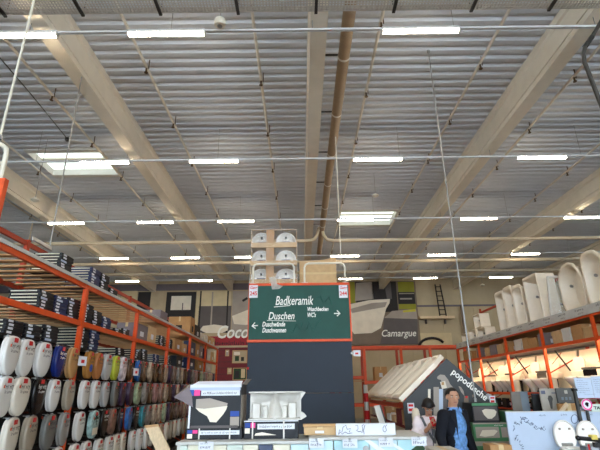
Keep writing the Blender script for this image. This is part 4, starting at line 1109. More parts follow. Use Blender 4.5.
def person_man(loc, rz):
    b = MB()
    for s in (-1, 1):
        capsule(b, (s*.1, 0, .93), (s*.105, -.01, .5), .092, .06); capsule(b, (s*.105, -.01, .5), (s*.11, .02, .09), .058, .042)
        capsule(b, (s*.11, .03, .055), (s*.13, -.15, .045), .045, .038)
        capsule(b, (s*.185, .01, 1.455), (s*.265, .03, 1.18), .064, .05); capsule(b, (s*.265, .03, 1.18), (s*.275, -.05, .94), .048, .033)
        hand(b, (s*.275, -.05, .94), (0, -.15, -1), (0, -1, 0), .45)
    b.ell((0, 0, .97), (.165, .115, .13)); b.ell((0, 0, 1.12), (.155, .11, .16)); b.ell((0, 0, 1.31), (.178, .12, .19)); b.ell((0, .01, 1.43), (.185, .09, .09))
    capsule(b, (0, .012, 1.47), (0, -.008, 1.6), .064, .058)
    Mx = head(b, (0, -.02, 1.685), R(4), 1.04, R(-36))
    me = remesh(b, .0085)
    o = link('person', me, 'skin', None, loc, (0, 0, rz))
    tag(o, 'person in a dark navy blazer over an open-collared blue shirt, before the gable display', 'person')
    arm = lambda c: abs(c.x) > .205 or (abs(c.x) > .17 and c.z > 1.2)
    def coat(c):
        if c.z > 1.545 or c.z < .80: return False
        if abs(c.x) > .225 and c.z < .955: return False
        if arm(c): return True
        if c.z > 1.5 and c.y < 0: return False
        if c.y < -.02:
            half = .018 + .075*max(0, 1 - abs(c.z-1.28)/.40) if c.z > 1.1 else .115
            if c.z > 1.1: half = .04 + .075*min(1, max(0, (1.53 - c.z)/.25))
            return abs(c.x) > half
        return True
    shell(me, coat, lambda c: .016, 'blazer', 'navy_cloth', o)
    shell(me, lambda c: c.z < 1.555 and c.z > .97 and abs(c.x) < .185, .007, 'shirt', 'shirt', o)
    shell(me, lambda c: c.z <= 1.0 and c.z > .1 and abs(c.x) < .215, .011, 'trousers', 'trouser', o)
    shell(me, lambda c: c.z < .11, .008, 'shoe_pair', 'black', o)
    part('belt_buckle', MB().cbox(-.035, .035, -.142, -.128, .965, 1.005, .006), 'steel', o)
    for s in (-1, 1):
        part('lapel', MB().add([(s*.055, -.088, 1.525), (s*.10, -.07, 1.53), (s*.165, -.098, 1.41), (s*.14, -.122, 1.36), (s*.118, -.128, 1.14), (s*.102, -.128, 1.32)], [(0,1,2,3,5), (3,4,5)]), 'navy_cloth', o)
        part('collar', MB().add([(s*.006, -.075, 1.515), (s*.05, -.07, 1.56), (s*.065, -.09, 1.515), (s*.03, -.118, 1.475)], [(0,1,2,3)]), 'shirt', o)
    inv = Mx.inverted()
    shell(me, lambda c: (lambda q: q.z > .045 - .55*max(0, q.y+.03) and (q.y > -.06 or q.z > .082) and q.z > -.055)(inv @ c), .011, 'hair', 'hair', o)
    face_parts(o, Mx)
    return o
def person_woman(loc, rz):
    b = MB()
    for s in (-1, 1):
        capsule(b, (s*.09, 0, .84), (s*.095, -.01, .46), .088, .056); capsule(b, (s*.095, -.01, .46), (s*.1, .02, .085), .054, .038)
        capsule(b, (s*.1, .03, .05), (s*.11, -.13, .04), .04, .034)
    b.ell((0, 0, .88), (.155, .115, .13)); b.ell((0, 0, 1.02), (.13, .10, .15)); b.ell((0, 0, 1.2), (.15, .11, .17)); b.ell((0, .01, 1.3), (.158, .085, .08))
    capsule(b, (0, .015, 1.34), (0, -.02, 1.46), .052, .048)
    for s, el, wr in ((-1, (-.235, -.03, 1.06), (-.06, -.22, 1.24)), (1, (.235, -.03, 1.06), (.075, -.22, 1.23))):
        capsule(b, (s*.16, .01, 1.315), el, .056, .045); capsule(b, el, wr, .043, .028)
        hand(b, wr, (-s*.35, -.5, .62), (-s*.8, .1, -.5) if s > 0 else (.8, .1, .5), .55)
    Mx = head(b, (0, -.045, 1.525), R(38), .96)
    me = remesh(b, .0085)
    o = link('person', me, 'skin', None, loc, (0, 0, rz))
    tag(o, 'person in a pale pink quilted jacket looking down at a phone held in both hands', 'person')
    arm = lambda c: abs(c.x) > .168 or (c.y < -.13 and c.z > 1.0)
    def coat(c):
        if c.z > 1.4 or c.z < .74: return False
        if c.y < -.2: return False
        if c.z > 1.34 and c.y < -.06: return False
        return True
    shell(me, coat, lambda c: .03 + .007*math.sin(c.z*70) if not (c.y < -.13) else .02, 'jacket', 'jacket_pink', o)
    shell(me, lambda c: c.z <= .8 and c.z > .1, .01, 'trousers', 'trouser', o)
    shell(me, lambda c: c.z < .11, .009, 'shoe_pair', 'black', o)
    inv = Mx.inverted()
    shell(me, lambda c: (lambda q: q.z > .04 - .9*max(0, q.y+.035) and (q.y > -.05 or q.z > .05 or abs(q.x) > .062) and q.z > -.12 and c.z > 1.38)(inv @ c), .02, 'hair', 'hair', o)
    face_parts(o, Mx)
    part('zip', MB().bar((0, -.145, 1.33), (0, -.152, .8), .012, .006), 'ink_grey', o)
    part('shoulder_strap', MB().tube([(-.13, .04, 1.385), (-.12, -.09, 1.375), (-.06, -.15, 1.2), (.05, -.165, 1.0), (.12, -.155, .85), (.17, -.12, .72)], .02, 6), 'grey_cloth', o)
    part('scarf', MB().loft([[(x+dx, y+dy, z) for dx, dy in ((-.05,-.012),(.05,-.012),(.05,.012),(-.05,.012))] for x, y, z in ((.03, -.165, 1.3), (.06, -.175, 1.12), (.10, -.17, .95), (.14, -.165, .7), (.15, -.16, .55))]), 'grey_cloth', o)
    return o
MY = 6.75
q = P(457.5, 388.5, Y=MY)
man = person_man((q.x-.10, MY, 0), R(34)); man.scale = (1.06, 1.06, q.z/1.803)
WY = 7.35
q = P(427, 399.5, Y=WY)
wom = person_woman((q.x, WY, 0), R(-4)); ks = q.z/1.635; wom.scale = (ks, ks, ks)
wom_m = Matrix.Translation(wom.location) @ Matrix.Rotation(R(-4), 4, 'Z') @ Matrix.Scale(ks, 4)
t = thing('smartphone', 'red cased phone held by the person in the pale pink jacket', 'phone', wom_m @ Vector((.005, -.29, 1.335)), R(10))
t.rotation_euler = (R(-38), 0, R(10))
part('case', MB().cbox(-.038, .038, -.006, .006, -.075, .075, .005), 'red', t); part('screen', MB().box(-.033, .033, .006, .008, -.068, .068), 'black_gloss', t)
t = thing('shoulder_bag', 'grey cloth bag hanging at the side of the person in pink', 'bag', wom_m @ Vector((.215, -.1, .5)), R(10))
part('body', MB().cbox(-.04, .09, -.13, .1, 0, .24, .03), 'grey_cloth', t); part('flap', MB().cbox(.09, .10, -.12, .09, .1, .23, .004), 'trouser', t)
t = thing('white_tote', 'small white paper bag before the person in pink', 'bag', (P(440, 440, Y=6.9).x, 6.95, .72))
part('body', MB().loft([[(x*s, y*s, z) for x, y in ((-.09,-.05),(.09,-.05),(.09,.05),(-.09,.05))] for s, z in ((.9, 0), (1, .12), (.75, .3))]), 'white_matte', t)
part('handle', MB().tube([(-.04, 0, .28), (-.03, 0, .36), (.03, 0, .36), (.04, 0, .28)], .006, 6), 'white', t)
# made-up rounded cream panel for an unclear shape beside the gable leg
q0, q1 = P(413, 420, Y=8.3), P(421, 420, Y=8.3)
t = thing('cream_column', 'cream rounded panel upright against the left gable leg', 'display')
zz = P(417, 408, Y=8.3).z
part('body', MB().loft([[((q0.x+q1.x)/2 + math.cos(a)*w_*(q1.x-q0.x)/2, 8.35 + .07*math.sin(a)*w_, z) for a in [2*math.pi*k/14 for k in range(14)]] for w_, z in ((1.1, 0), (1.1, .9), (1.05, zz-.12), (.85, zz-.03), (.4, zz))]), 'acrylic', t, smooth=True)
part('base', MB().box(q0.x-.08, q1.x+.08, 8.26, 8.44, 0, .08), 'white_matte', t)
# ================================================================== FOREGROUND COUNTER
CY = 4.75
cl, cr = P(176, 446, Y=CY).x, P(425, 442, Y=CY).x
zt_ = P(310, 437.5, Y=CY).z
zl_ = P(230, 441.5, Y=CY).z
xm = P(309, 440, Y=CY).x
t = thing('display_counter', 'long low display counter with tile samples and price tags across the front', 'counter')
part('body', MB().box(cl, cr, CY+.04, CY+.75, 0, zl_-.02), 'white_matte', t)
part('shelf_edge', MB().cbox(xm, cr+.02, CY-.02, CY+.7, zt_-.025, zt_, .005), 'price_strip', t)
part('shelf_edge', MB().cbox(cl, xm, CY-.02, CY+.7, zl_-.025, zl_, .005), 'price_strip', t)
mat('tile_cream', srgb(214, 210, 190), .3, var=.06); mat('tile_sage', srgb(196, 206, 196), .3, var=.08); mat('tile_navy', srgb(62, 72, 98), .3); mat('tile_ice', srgb(190, 214, 220), .25, var=.05)
mat('tile_white', srgb(222, 224, 220), .3); mat('poster_aqua', srgb(170, 208, 214), .3, var=.12, scale=3)
xs = [(180, 188, 'tile_sage'), (188, 199, 'tile_cream'), (199, 213, 'tile_sage'), (213, 227, 'tile_cream'), (227, 243, 'tile_sage'), (243, 258.5, 'tile_cream'), (258.5, 273, 'tile_navy'), (273, 290.5, 'tile_cream'), (290.5, 309, 'tile_ice')]
for (x0, x1, m_) in xs:
    a, b = P(x0+.4, 445, Y=CY).x, P(x1-.4, 445, Y=CY).x
    part('tile_sample', MB().cbox(a, b, CY-.005, CY+.03, zl_-.5, zl_-.03, .004), m_, t)
for (x0, x1, m_) in ((310, 333, 'tile_ice'), (334, 369, 'poster_aqua'), (370, 397, 'tile_ice'), (398, 424, 'poster_aqua')):
    a, b = P(x0, 445, Y=CY).x, P(x1, 445, Y=CY).x
    part('poster', MB().box(a, b, CY+.0, CY+.03, zt_-.55, zt_-.03), m_, t)
part('poster_stripe', MB().prism([P(x, y, Y=CY-.002) for x, y in ((364, 440), (370, 440), (388, 452), (379, 452))], (0, -.002, 0)), 'tile_white', t)
part('poster_stripe', MB().prism([P(x, y, Y=CY-.002) for x, y in ((384, 439.5), (388, 439.5), (408, 452), (402, 452))], (0, -.002, 0)), 'tile_white', t)
part('poster_leaf', MB().prism([P(x, y, Y=CY-.004) for x, y in ((411, 450), (416, 446), (422, 445), (425, 448), (424, 453), (412, 453))], (0, -.002, 0)), 'pr_dgreen', t)
q = P(366, 449, Y=CY-.004); part('poster_drain', MB().rod(q, q + Vector((0, -.003, 0)), .03, 14), 'steel', t)
for k, (px, py) in enumerate(((316.5, 443.5), (350, 443.5), (386, 442.5), (419, 441.5), (206, 446))):
    q = P(px, py, Y=CY-.03)
    lab = ['leftmost price tag on the counter posters', 'second price tag on the counter posters', 'third price tag on the counter posters', 'rightmost price tag on the counter posters', 'price tag on the pale counter tiles at left'][k]
    c = thing('price_tag', 'white ' + lab, 'price tag', q, 0, 'price tags on the counter')
    part('card', MB().box(-.07, .07, 0, .004, -.037, .037), 'paper', c)
    w = smudge(MB(), (-.055, -.001, -.02), (1,0,0), (0,0,1), (0,-1,0), .1, .028, 30+k); smudge(w, (-.055, -.001, .015), (1,0,0), (0,0,1), (0,-1,0), .07, .012, 40+k)
    part('print', w, 'ink_grey', c)['kind'] = 'stuff'; part('clip', MB().box(-.01, .01, .0, .03, .025, .045), 'steel', c)

# boxes on the counter ------------------------------------------------
BY = 4.95
def boxfront(label, x0, x1, ytop, ybot, d=.45, base=None):
    a, b = P(x0, (ytop+ybot)/2, Y=BY), P(x1, (ytop+ybot)/2, Y=BY)
    z1, z0 = P((x0+x1)/2, ytop, Y=BY).z, (P((x0+x1)/2, ybot, Y=BY).z if base is None else base)
    c = thing('washbasin_box', label, 'box', (0, 0, 0), 0, 'black washbasin boxes on the counter')
    w = b.x - a.x; h = z1 - z0
    part('body', MB().cbox(a.x, b.x, BY, BY+d, z0, z1, .006), 'box_dark', c)
    return c, a.x, w, z0, h
def fr(c, name, m_, X0, w, Z0, h, u0, u1, v0, v1, k=1):
    return part(name, MB().box(X0+w*u0, X0+w*u1, BY-.0015*k, BY-.0015*(k-1), Z0+h*v0, Z0+h*v1), m_, c)
def frp(c, name, m_, X0, w, Z0, h, pts, k=2):
    return part(name, MB().prism([(X0+w*u, BY-.0015*(k-1), Z0+h*v) for u, v in pts], (0, -.0015, 0)), m_, c)
def band(c, X0, w, Z0, h, u0, u1, v0, v1, seed):
    fr(c, 'text_band', 'paper', X0, w, Z0, h, u0, u1, v0, v1)
    part('print', smudge(MB(), (X0+w*(u0+.04), BY-.003, Z0+h*(v0+(v1-v0)*.3)), (1,0,0), (0,0,1), (0,-1,0), w*(u1-u0-.1), h*(v1-v0)*.45, seed), 'ink', c)['kind'] = 'stuff'
zs = zl_ + .001
low, X0, w, Z0, h = boxfront('lower black washbasin box of the left stack, bound with white straps', 185, 242, 428.3, 452, base=zs)
fr(low, 'blue_square', 'blue_print', X0, w, Z0, h, .03, .12, .55, .85); fr(low, 'pink_square', 'pink_print', X0, w, Z0, h, .125, .21, .55, .85)
band(low, X0, w, Z0, h, .24, .95, .42, .8, 61)
fr(low, 'beige_square', 'acrylic', X0, w, Z0, h, .03, .12, .1, .5)
for u in (.23, .77): fr(low, 'strap', 'white', X0, w, Z0, h, u, u+.022, 0, 1, 3)
top, X0, w, Z0, h = boxfront('opened black washbasin box with a white basin picture, top of the left stack', 189, 241, 384.5, 427.8, base=Z0+h+.001)
fr(top, 'white_border', 'paper', X0, w, Z0, h, 0, 1, .93, 1); fr(top, 'sky_border', 'paper_blue', X0, w, Z0, h, 0, .98, .86, .93)
band(top, X0, w, Z0, h, .22, .97, .74, .86, 62)
fr(top, 'blue_square', 'blue_print', X0, w, Z0, h, -.02+.02, .08, .74, .88, 2); fr(top, 'pink_square', 'pink_print', X0, w, Z0, h, .085, .2, .74, .88, 2)
frp(top, 'basin_picture', 'pr_lightgrey', X0, w, Z0, h, [(.13, .66), (.4, .68), (.74, .56), (.72, .42), (.66, .3), (.54, .13), (.42, .14), (.36, .27), (.2, .38), (.13, .46)])
frp(top, 'basin_picture', 'pr_white', X0, w, Z0, h, [(.13, .46), (.3, .44), (.74, .5), (.72, .42), (.66, .3), (.54, .13), (.42, .14), (.36, .27), (.2, .38)], 3)
fr(top, 'blue_square', 'blue_print', X0, w, Z0, h, .80, .97, .26, .38); fr(top, 'grey_square', 'pr_lightgrey', X0, w, Z0, h, .80, .97, .04, .25)
fr(top, 'bottom_border', 'pr_grey', X0, w, Z0, h, .05, .95, 0, .06); fr(top, 'side_border', 'paper', X0, w, Z0, h, 0, .035, 0, .6)
# open flaps: left one tips outwards, lid along the top
a = Vector((X0, BY+.01, Z0+h)); 
part('flap', MB().prism([P(189, 387, Y=BY), P(188, 404, Y=BY), P(194, 408, Y=BY), P(193, 396, Y=BY), P(173.5, 397, Y=BY-.12)], (0, .008, 0)), 'carton_grey', top)
part('flap', MB().prism([P(189, 386.5, Y=BY), P(173.5, 397, Y=BY-.12), P(176, 396, Y=BY-.02), P(190, 384, Y=BY+.2)], (0, .006, 0)), 'pr_lightgrey', top)
part('flap', MB().prism([(X0+w, BY, Z0+h), (X0+w, BY+.43, Z0+h), (X0+w+.05, BY+.43, Z0+h+.06), (X0+w+.05, BY, Z0+h+.05)], (.006, 0, 0)), 'pr_lightgrey', top)
part('flap', MB().prism([(X0+.02, BY+.01, Z0+h), (X0+w-.005, BY+.01, Z0+h), (X0+w, BY+.1, Z0+h+.035), (X0+.06, BY+.1, Z0+h+.035)], (0, .006, 0)), 'paper', top)
part('side_panel', MB().box(X0+w, X0+w+.003, BY, BY+.44, Z0, Z0+h*.75), 'pr_lightgrey', top)
mid, X0, w, Z0, h = boxfront('black washbasin box in the middle with a moulded pulp insert on top', 243.5, 298.5, 420.5, 452, base=zs)
fr(mid, 'blue_square', 'blue_print', X0, w, Z0, h, .02, .12, .62, .88); fr(mid, 'pink_square', 'pink_print', X0, w, Z0, h, .125, .21, .6, .88)
fr(mid, 'beige_square', 'acrylic', X0, w, Z0, h, .02, .11, .3, .58); band(mid, X0, w, Z0, h, .25, .93, .52, .82, 63)
frp(mid, 'basin_picture', 'pr_white', X0, w, Z0, h, [(.22, .3), (.34, .36), (.6, .2), (.2, .18)]); fr(mid, 'white_border', 'paper', X0, w, Z0, h, 0, 1, .94, 1)
for u in (.15, .72): fr(mid, 'strap', 'white', X0, w, Z0, h, u, u+.025, 0, 1, 4)
# moulded pulp insert
zi = Z0 + h + .001
xa, xb = P(248, 405, Y=BY).x, P(301, 405, Y=BY).x; hi = P(275, 391.5, Y=BY).z - zi
t = thing('pulp_insert', 'white moulded pulp packing insert standing on the middle box', 'packaging', ((xa+xb)/2, BY+.05, zi))
W2 = (xb-xa)/2
g = MB(); nx, nz = 44, 26; rows = []
def pulp(u, v):
    y = .12
    for cx in (-.5, .5): y -= .13*math.exp(-(((u-cx)/.33)**2 + ((v-.82)/.16)**2)**1.5) * (-1)
    y -= .11*max(0, 1 - abs(u)/(.06 + .26*(1-v)))**.5
    for cx in (-.72, .68): y -= .10*(1 if abs(u-cx) < .17 and v < .6 and v > .06 else 0)
    for cx in (-.38, .38): y -= .06*(1 if abs(u-cx) < .09 and v < .5 else 0)
    if v > .95 or v < .05: y = .0
    return y + .008*math.sin(u*9)*math.sin(v*7)
for j in range(nz+1):
    for i in range(nx+1):
        u, v = -1 + 2*i/nx, j/nz
        g.v.append((u*W2*(1.0 if v > .93 else .97), pulp(u, v)*.7, v*hi))
for j in range(nz):
    for i in range(nx): g.f.append((j*(nx+1)+i, j*(nx+1)+i+1, (j+1)*(nx+1)+i+1, (j+1)*(nx+1)+i))
part('moulded_face', g, 'white', t, smooth=True)
part('rim', MB().box(-W2, W2+.02, 0, .25, hi-.012, hi).box(-W2, W2, -.01, .25, 0, .012).box(W2-.012, W2, .05, .25, .012, hi-.012), 'white', t)
part('side_wing', MB().prism([(W2, 0, 0), (W2+.055, .0, .03), (W2+.03, .0, .06), (W2, 0, .075)], (0, .15, 0)), 'white', t)
part('side_wing', MB().prism([(W2, 0, hi), (W2+.05, 0, hi-.01), (W2, 0, hi-.08)], (0, .15, 0)), 'white', t)
# small items right of the middle box
zc = zt_ + .001
a, b = P(304, 430, Y=BY).x, P(336, 430, Y=BY).x
c = carton('low tan carton with a pale label right of the middle box', a, b, BY, BY+.35, zc, P(320, 427, Y=BY).z-zc, 'carton_pale', lbl=True)
t = thing('wood_strip', 'thin wooden strip lying on the low tan carton', 'strip', (0, 0, P(320, 427, Y=BY).z + .002))
part('strip', MB().cbox(a-.01, b, BY+.02, BY+.12, 0, .022, .003), 'wood', t); part('end_band', MB().box(b-.004, b+.001, BY+.02, BY+.12, .0, .022), 'wood_pale', t)
# white board with drawings
a, b = P(336, 430, Y=BY-.06).x, P(395.5, 430, Y=BY-.06).x; zt2 = P(366, 423.2, Y=BY-.06).z
t = thing('sketch_board', 'long white board with dark doodle drawings on the counter', 'board', (0, BY-.06, zc))
part('board', MB().cbox(a, b, 0, .02, 0, zt2-zc, .003), 'paper', t)
H = zt2 - zc; w_ = b-a
def doodle(pts, r=.003): part('drawing', MB().tube([(a+w_*u, -.002, H*v) for u, v in pts], r, 5), 'ink_grey', t)
doodle([(.04, .1), (.06, .5), (.1, .3), (.12, .7), (.17, .85), (.19, .5), (.25, .6), (.22, .3), (.27, .2), (.2, .15), (.15, .3), (.1, .12), (.07, .3), (.04, .1)])
doodle([(.33, .8), (.37, .82), (.37, .5), (.34, .45), (.38, .3), (.42, .35)]); doodle([(.43, .2), (.45, .5), (.44, .8), (.47, .9)]); doodle([(.49, .85), (.46, .4), (.47, .1)])
doodle([(.82, .8), (.79, .6), (.79, .35), (.82, .25), (.85, .4), (.83, .7), (.86, .85)])
part('edge_strip', MB().box(a, b, -.003, .0, H-.006, H), 'price_strip', t)
# white box in front of the man
q = P(447, 450.3, Y=5.6)
c = carton('white carton top before the person in the blazer', P(434, 448, Y=5.6).x, P(461, 448, Y=5.6).x, 5.6, 6.0, 0, q.z, 'white_matte', lbl=True)

# ================================================================== RIGHT FOREGROUND
GBX = 7.9
def gbox(label, x0, x1, ytop, z0, m_face, kind, group='washbasin boxes before the gable'):
    a, b = P(x0, ytop+8, Y=GBX), P(x1, ytop+8, Y=GBX); z1 = P((x0+x1)/2, ytop, Y=GBX).z
    c = thing('washbasin_box', label, 'box', (0, 0, 0), 0, group); w = b.x-a.x; h = z1-z0
    part('body', MB().cbox(a.x, b.x, GBX, GBX+.45, z0, z1, .006), m_face, c)
    def rect(n, m_, u0, u1, v0, v1, k=1): part(n, MB().box(a.x+w*u0, a.x+w*u1, GBX-.002*k, GBX-.002*(k-1), z0+h*v0, z0+h*v1), m_, c)
    def poly(n, m_, pts, k=2): part(n, MB().prism([(a.x+w*u, GBX-.002*(k-1), z0+h*v) for u, v in pts], (0, -.002, 0)), m_, c)
    if kind == 'dark':
        rect('green_border', 'box_green', 0, 1, .86, 1); rect('picture', 'pr_grey', .04, .96, .12, .82)
        poly('basin_picture', 'pr_white', [(.36, .62), (.5, .7), (.85, .66), (.92, .55), (.85, .35), (.7, .2), (.55, .2), (.42, .4)])
    else:
        rect('white_border', 'pr_lightgrey', .0, 1, .93, 1); rect('picture', 'pr_lightgrey', .06, .72, .18, .78)
        poly('basin_picture', 'pr_white', [(.15, .3), (.3, .24), (.55, .3), (.68, .55), (.6, .62), (.25, .6)]); rect('green_border', 'pr_lightgrey', .78, .96, .2, .75)
        part('print', smudge(MB(), (a.x+w*.6, GBX-.003, z0+h*.83), (1,0,0), (0,0,1), (0,-1,0), w*.25, h*.07, 77), 'chalk', c)
    return z1
mat('box_green', srgb(70, 128, 88), .5, var=.08)
zmid = P(490, 423.5, Y=GBX).z; zlow = P(490, 441, Y=GBX).z
zlow = gbox('lowest green washbasin box of the stack beside the person in the blazer', 474.5, 511, 441.3, .02, 'box_green', 'g')
zmid = gbox('middle green washbasin box of the stack with a basin picture', 473.5, 509, 422.8, zlow+.001, 'box_green', 'g')
gbox('dark washbasin box with a white basin picture, top of the stack', 472.5, 498.5, 403, zmid+.001, 'box_dark', 'dark')
GBX2 = GBX
gbox('green washbasin box just right of the stack, half behind the splash board', 511.5, 530, 411.5, .02, 'box_green', 'g')
c = carton('brown carton corner in front of the green boxes', P(490, 446, Y=6.2).x, P(512, 446, Y=6.2).x, 6.2, 6.45, 0, P(500, 445, Y=6.2).z, 'carton')
# sample boards standing behind the splash board
def board(label, x0, x1, ytop, ybot, Y, m_, prints=(), name='sample_board'):
    a, b = P(x0, ytop+10, Y=Y).x, P(x1, ytop+10, Y=Y).x; z1 = P((x0+x1)/2, ytop, Y=Y).z; z0 = P((x0+x1)/2, ybot, Y=Y).z
    c = thing(name, label, 'board', (0, 0, 0), 0, 'sample boards')
    w, h = b-a, z1-z0
    part('board', MB().cbox(a, b, Y, Y+.03, z0, z1, .004), m_, c)
    part('stand', MB().box(a+w*.3, a+w*.7, Y+.03, Y+.12, 0, z1-.1), 'dark_clamp', c)
    for (mm, pts) in prints: part('print', MB().prism([(a+w*u, Y-.001, z0+h*v) for u, v in pts], (0, -.002, 0)), mm, c)
    return c
sq = lambda a, b, c, d: [(a, c), (b, c), (b, d), (a, d)]
mat('bd_taupe', srgb(112, 106, 98), .6); mat('bd_slate', srgb(104, 116, 126), .6); mat('bd_pale', srgb(172, 166, 156), .6, var=.06); mat('bd_dark', srgb(84, 84, 82), .6)
board('half taupe half slate sample board before the toilet rack', 512, 529, 391.5, 414, 7.6, 'bd_taupe', [('bd_slate', sq(.55, 1, 0, 1))])
board('narrow black sample board', 533, 541.5, 393.5, 414, 7.5, 'black', [('ink_grey', sq(.1, .9, .96, .98))])
board('pale grey sample board with a teardrop drawing', 541, 558.5, 388.5, 414, 7.4, 'bd_pale', [('bd_dark', [(.45, .2), (.55, .2), (.62, .5), (.68, .6), (.6, .72), (.45, .72), (.38, .6), (.42, .45)]), ('ink_grey', sq(.06, .3, .78, .92)), ('ink_grey', sq(.66, .9, .8, .84))])
board('dark grey sample board with a small emblem', 557.5, 576.5, 388, 403, 7.3, 'bd_dark', [('bd_pale', sq(.42, .58, .62, .85))] + [('bd_slate', sq(.2+k*.2, .32+k*.2, .2, .4)) for k in range(3)])
c = carton('tan carton below the dark grey sample board', P(558, 408, Y=7.25).x, P(577, 408, Y=7.25).x, 7.2, 7.28, 0, P(567, 403.5, Y=7.25).z, 'carton')
t = thing('slanted_lath', 'pale wooden lath leaning on the tan carton', 'lath')
part('lath', MB().bar(P(567, 404, Y=7.16), P(556, 418, Y=7.1), .03, .05), 'wood_pale', t); part('lath_leg', MB().bar(P(556, 418, Y=7.1), (P(550, 420, Y=7.1).x, 7.1, 0), .03, .05), 'wood_pale', t)
# splash boards with toilets
TBY = 6.3
def splash_board(label, x0, x1, ytl, full, seed):
    a, b = P(x0, 425, Y=TBY).x, P(x1, 425, Y=TBY).x; z1 = P(x0+4, ytl, Y=TBY).z
    c = thing('splash_board', label, 'board', (0, TBY, 0), 0, 'splash boards')
    part('board', MB().cbox(a, b, 0, .03, .02, z1, .005), 'paper_blue', c)
    rn = random.Random(seed); w = MB()
    if full:
        pts = [(512.5, 430), (516, 425), (520, 422), (524, 418), (527, 421), (531, 423), (535, 426), (540, 428), (544, 427)]
        for i, (x, y) in enumerate(pts):
            for k in range(3):
                p0 = P(x + rn.uniform(-2, 2), y + rn.uniform(-2.5, 2.5), Y=TBY) - Vector((0, TBY+.002, 0)); p1 = p0 + Vector((rn.uniform(-.05, .05), 0, rn.uniform(-.03, .03)))
                w.tube([p0, (p0+p1)/2 + Vector((0, 0, rn.uniform(-.02, .02))), p1], .004, 5)
        for i in range(9):
            p0 = P(514 + i*1.2 + rn.uniform(-2, 2), 436 + i*1.6, Y=TBY) - Vector((0, TBY+.002, 0)); p1 = p0 + Vector((rn.uniform(-.03, .03), 0, rn.uniform(-.04, .04)))
            w.tube([p0, p1], .004, 5)
        for (x, y) in ((539, 416), (561, 415.5)): 
            p0 = P(x, y, Y=TBY) - Vector((0, TBY+.002, 0)); smudge(w, p0, (1,0,0), (0,0,1), (0,-1,0), .08, .02, seed+int(x))
        cc = [P(574.5 + 3.5*math.cos(k), 419 + 4.5*math.sin(k), Y=TBY) - Vector((0, TBY+.002, 0)) for k in [i*.7 for i in range(10)]]
        w.tube(cc, .004, 5)
    else:
        p0 = P(586, 415, Y=TBY) - Vector((0, TBY+.002, 0)); smudge(w, p0, (1,0,0), (0,0,1), (0,-1,0), .08, .02, seed)
    part('drawing', w, 'ink_grey', c)['kind'] = 'stuff'
    part('top_edge', MB().box(a, b, -.003, 0, z1-.012, z1), 'price_strip', c)
    return z1
splash_board('wide pale blue board with dark splash drawings behind an open toilet', 507.5, 579.5, 411.5, True, 5)
splash_board('pale blue board cut by the right edge behind a second open toilet', 581.5, 640, 411, False, 6)
def open_toilet(label, px, rx, ytop, ybot, base_px):
    q0, q1 = P(px, ytop, Y=TBY-.1), P(px, ybot, Y=TBY-.1)
    h = q0.z - q1.z; cx = q0.x*.35 + q1.x*.65
    c = thing('open_toilet', label, 'toilet', (cx, TBY-.1, 0), 0, 'open toilets before the splash boards')
    o = oval(rx*2, h); ring = lambda s, y: [(x*s, y, q1.z + h/2 - z*s) for x, z in o]
    part('lid', MB().loft([ring(.98, .06), ring(1, .045), ring(1, .02), ring(.97, .01), ring(.94, .008), ring(.9, .018), ring(.4, .022)]), 'ceramic', c, smooth=True)
    for s in (-1, 1): part('buffer', MB().rod((s*rx*.45, .018, q1.z+h*.7), (s*rx*.45, .0, q1.z+h*.7), .012, 8), 'pr_lightgrey', c)
    zr = q1.z + .05
    part('seat', MB().loft([[(math.cos(a)*r1*rx, -.28 + math.sin(a)*r2, zr + dz) for a in [2*math.pi*k/24 for k in range(24)]] for r1, r2, dz in ((1, .26, -.03), (1.02, .265, -.015), (1, .26, 0), (.62, .17, 0), (.62, .17, -.03))]), 'ceramic', c, rot=(0, 0, R(-16)), smooth=True)
    part('bowl', MB().loft([[(math.cos(a)*r1*rx*1.2, -.24 + off + math.sin(a)*r2, z) for a in [2*math.pi*k/24 for k in range(24)]] for r1, r2, off, z in ((.6, .16, .08, zr-.40), (.62, .17, .07, zr-.28), (.9, .24, 0, zr-.12), (1, .26, -.03, zr-.03), (.62, .17, -.03, zr-.032))]), 'ceramic', c, rot=(0, 0, R(-16)), smooth=True)
    part('hinge', MB().rod((-rx*.5, .02, zr+.01), (rx*.5, .02, zr+.01), .018, 8), 'steel', c)
    part('plinth', MB().cbox(-.15, .15, -.36, .08, 0, zr-.40, .01), 'white_matte', c)
open_toilet('white toilet with raised oval lid before the wide splash board', 567, .135, 420, 450, 0)
open_toilet('white toilet with raised lid at the right edge behind the dark post', 590.5, .135, 420.5, 450, 0)
# dark post between the boards
t = thing('board_post', 'thin dark metal post standing between the two splash boards', 'post', (P(580.5, 420, Y=TBY-.03).x, TBY-.03, 0))
part('post', MB().box(-.016, .016, -.02, .02, 0, P(575, 389, Y=TBY-.03).z), 'dark_clamp', t)
part('top_bracket', MB().box(-.025, .025, -.03, .03, P(575, 391, Y=TBY-.03).z, P(575, 388.5, Y=TBY-.03).z), 'black', t); part('foot', MB().box(-.12, .12, -.12, .1, 0, .01), 'dark_clamp', t)
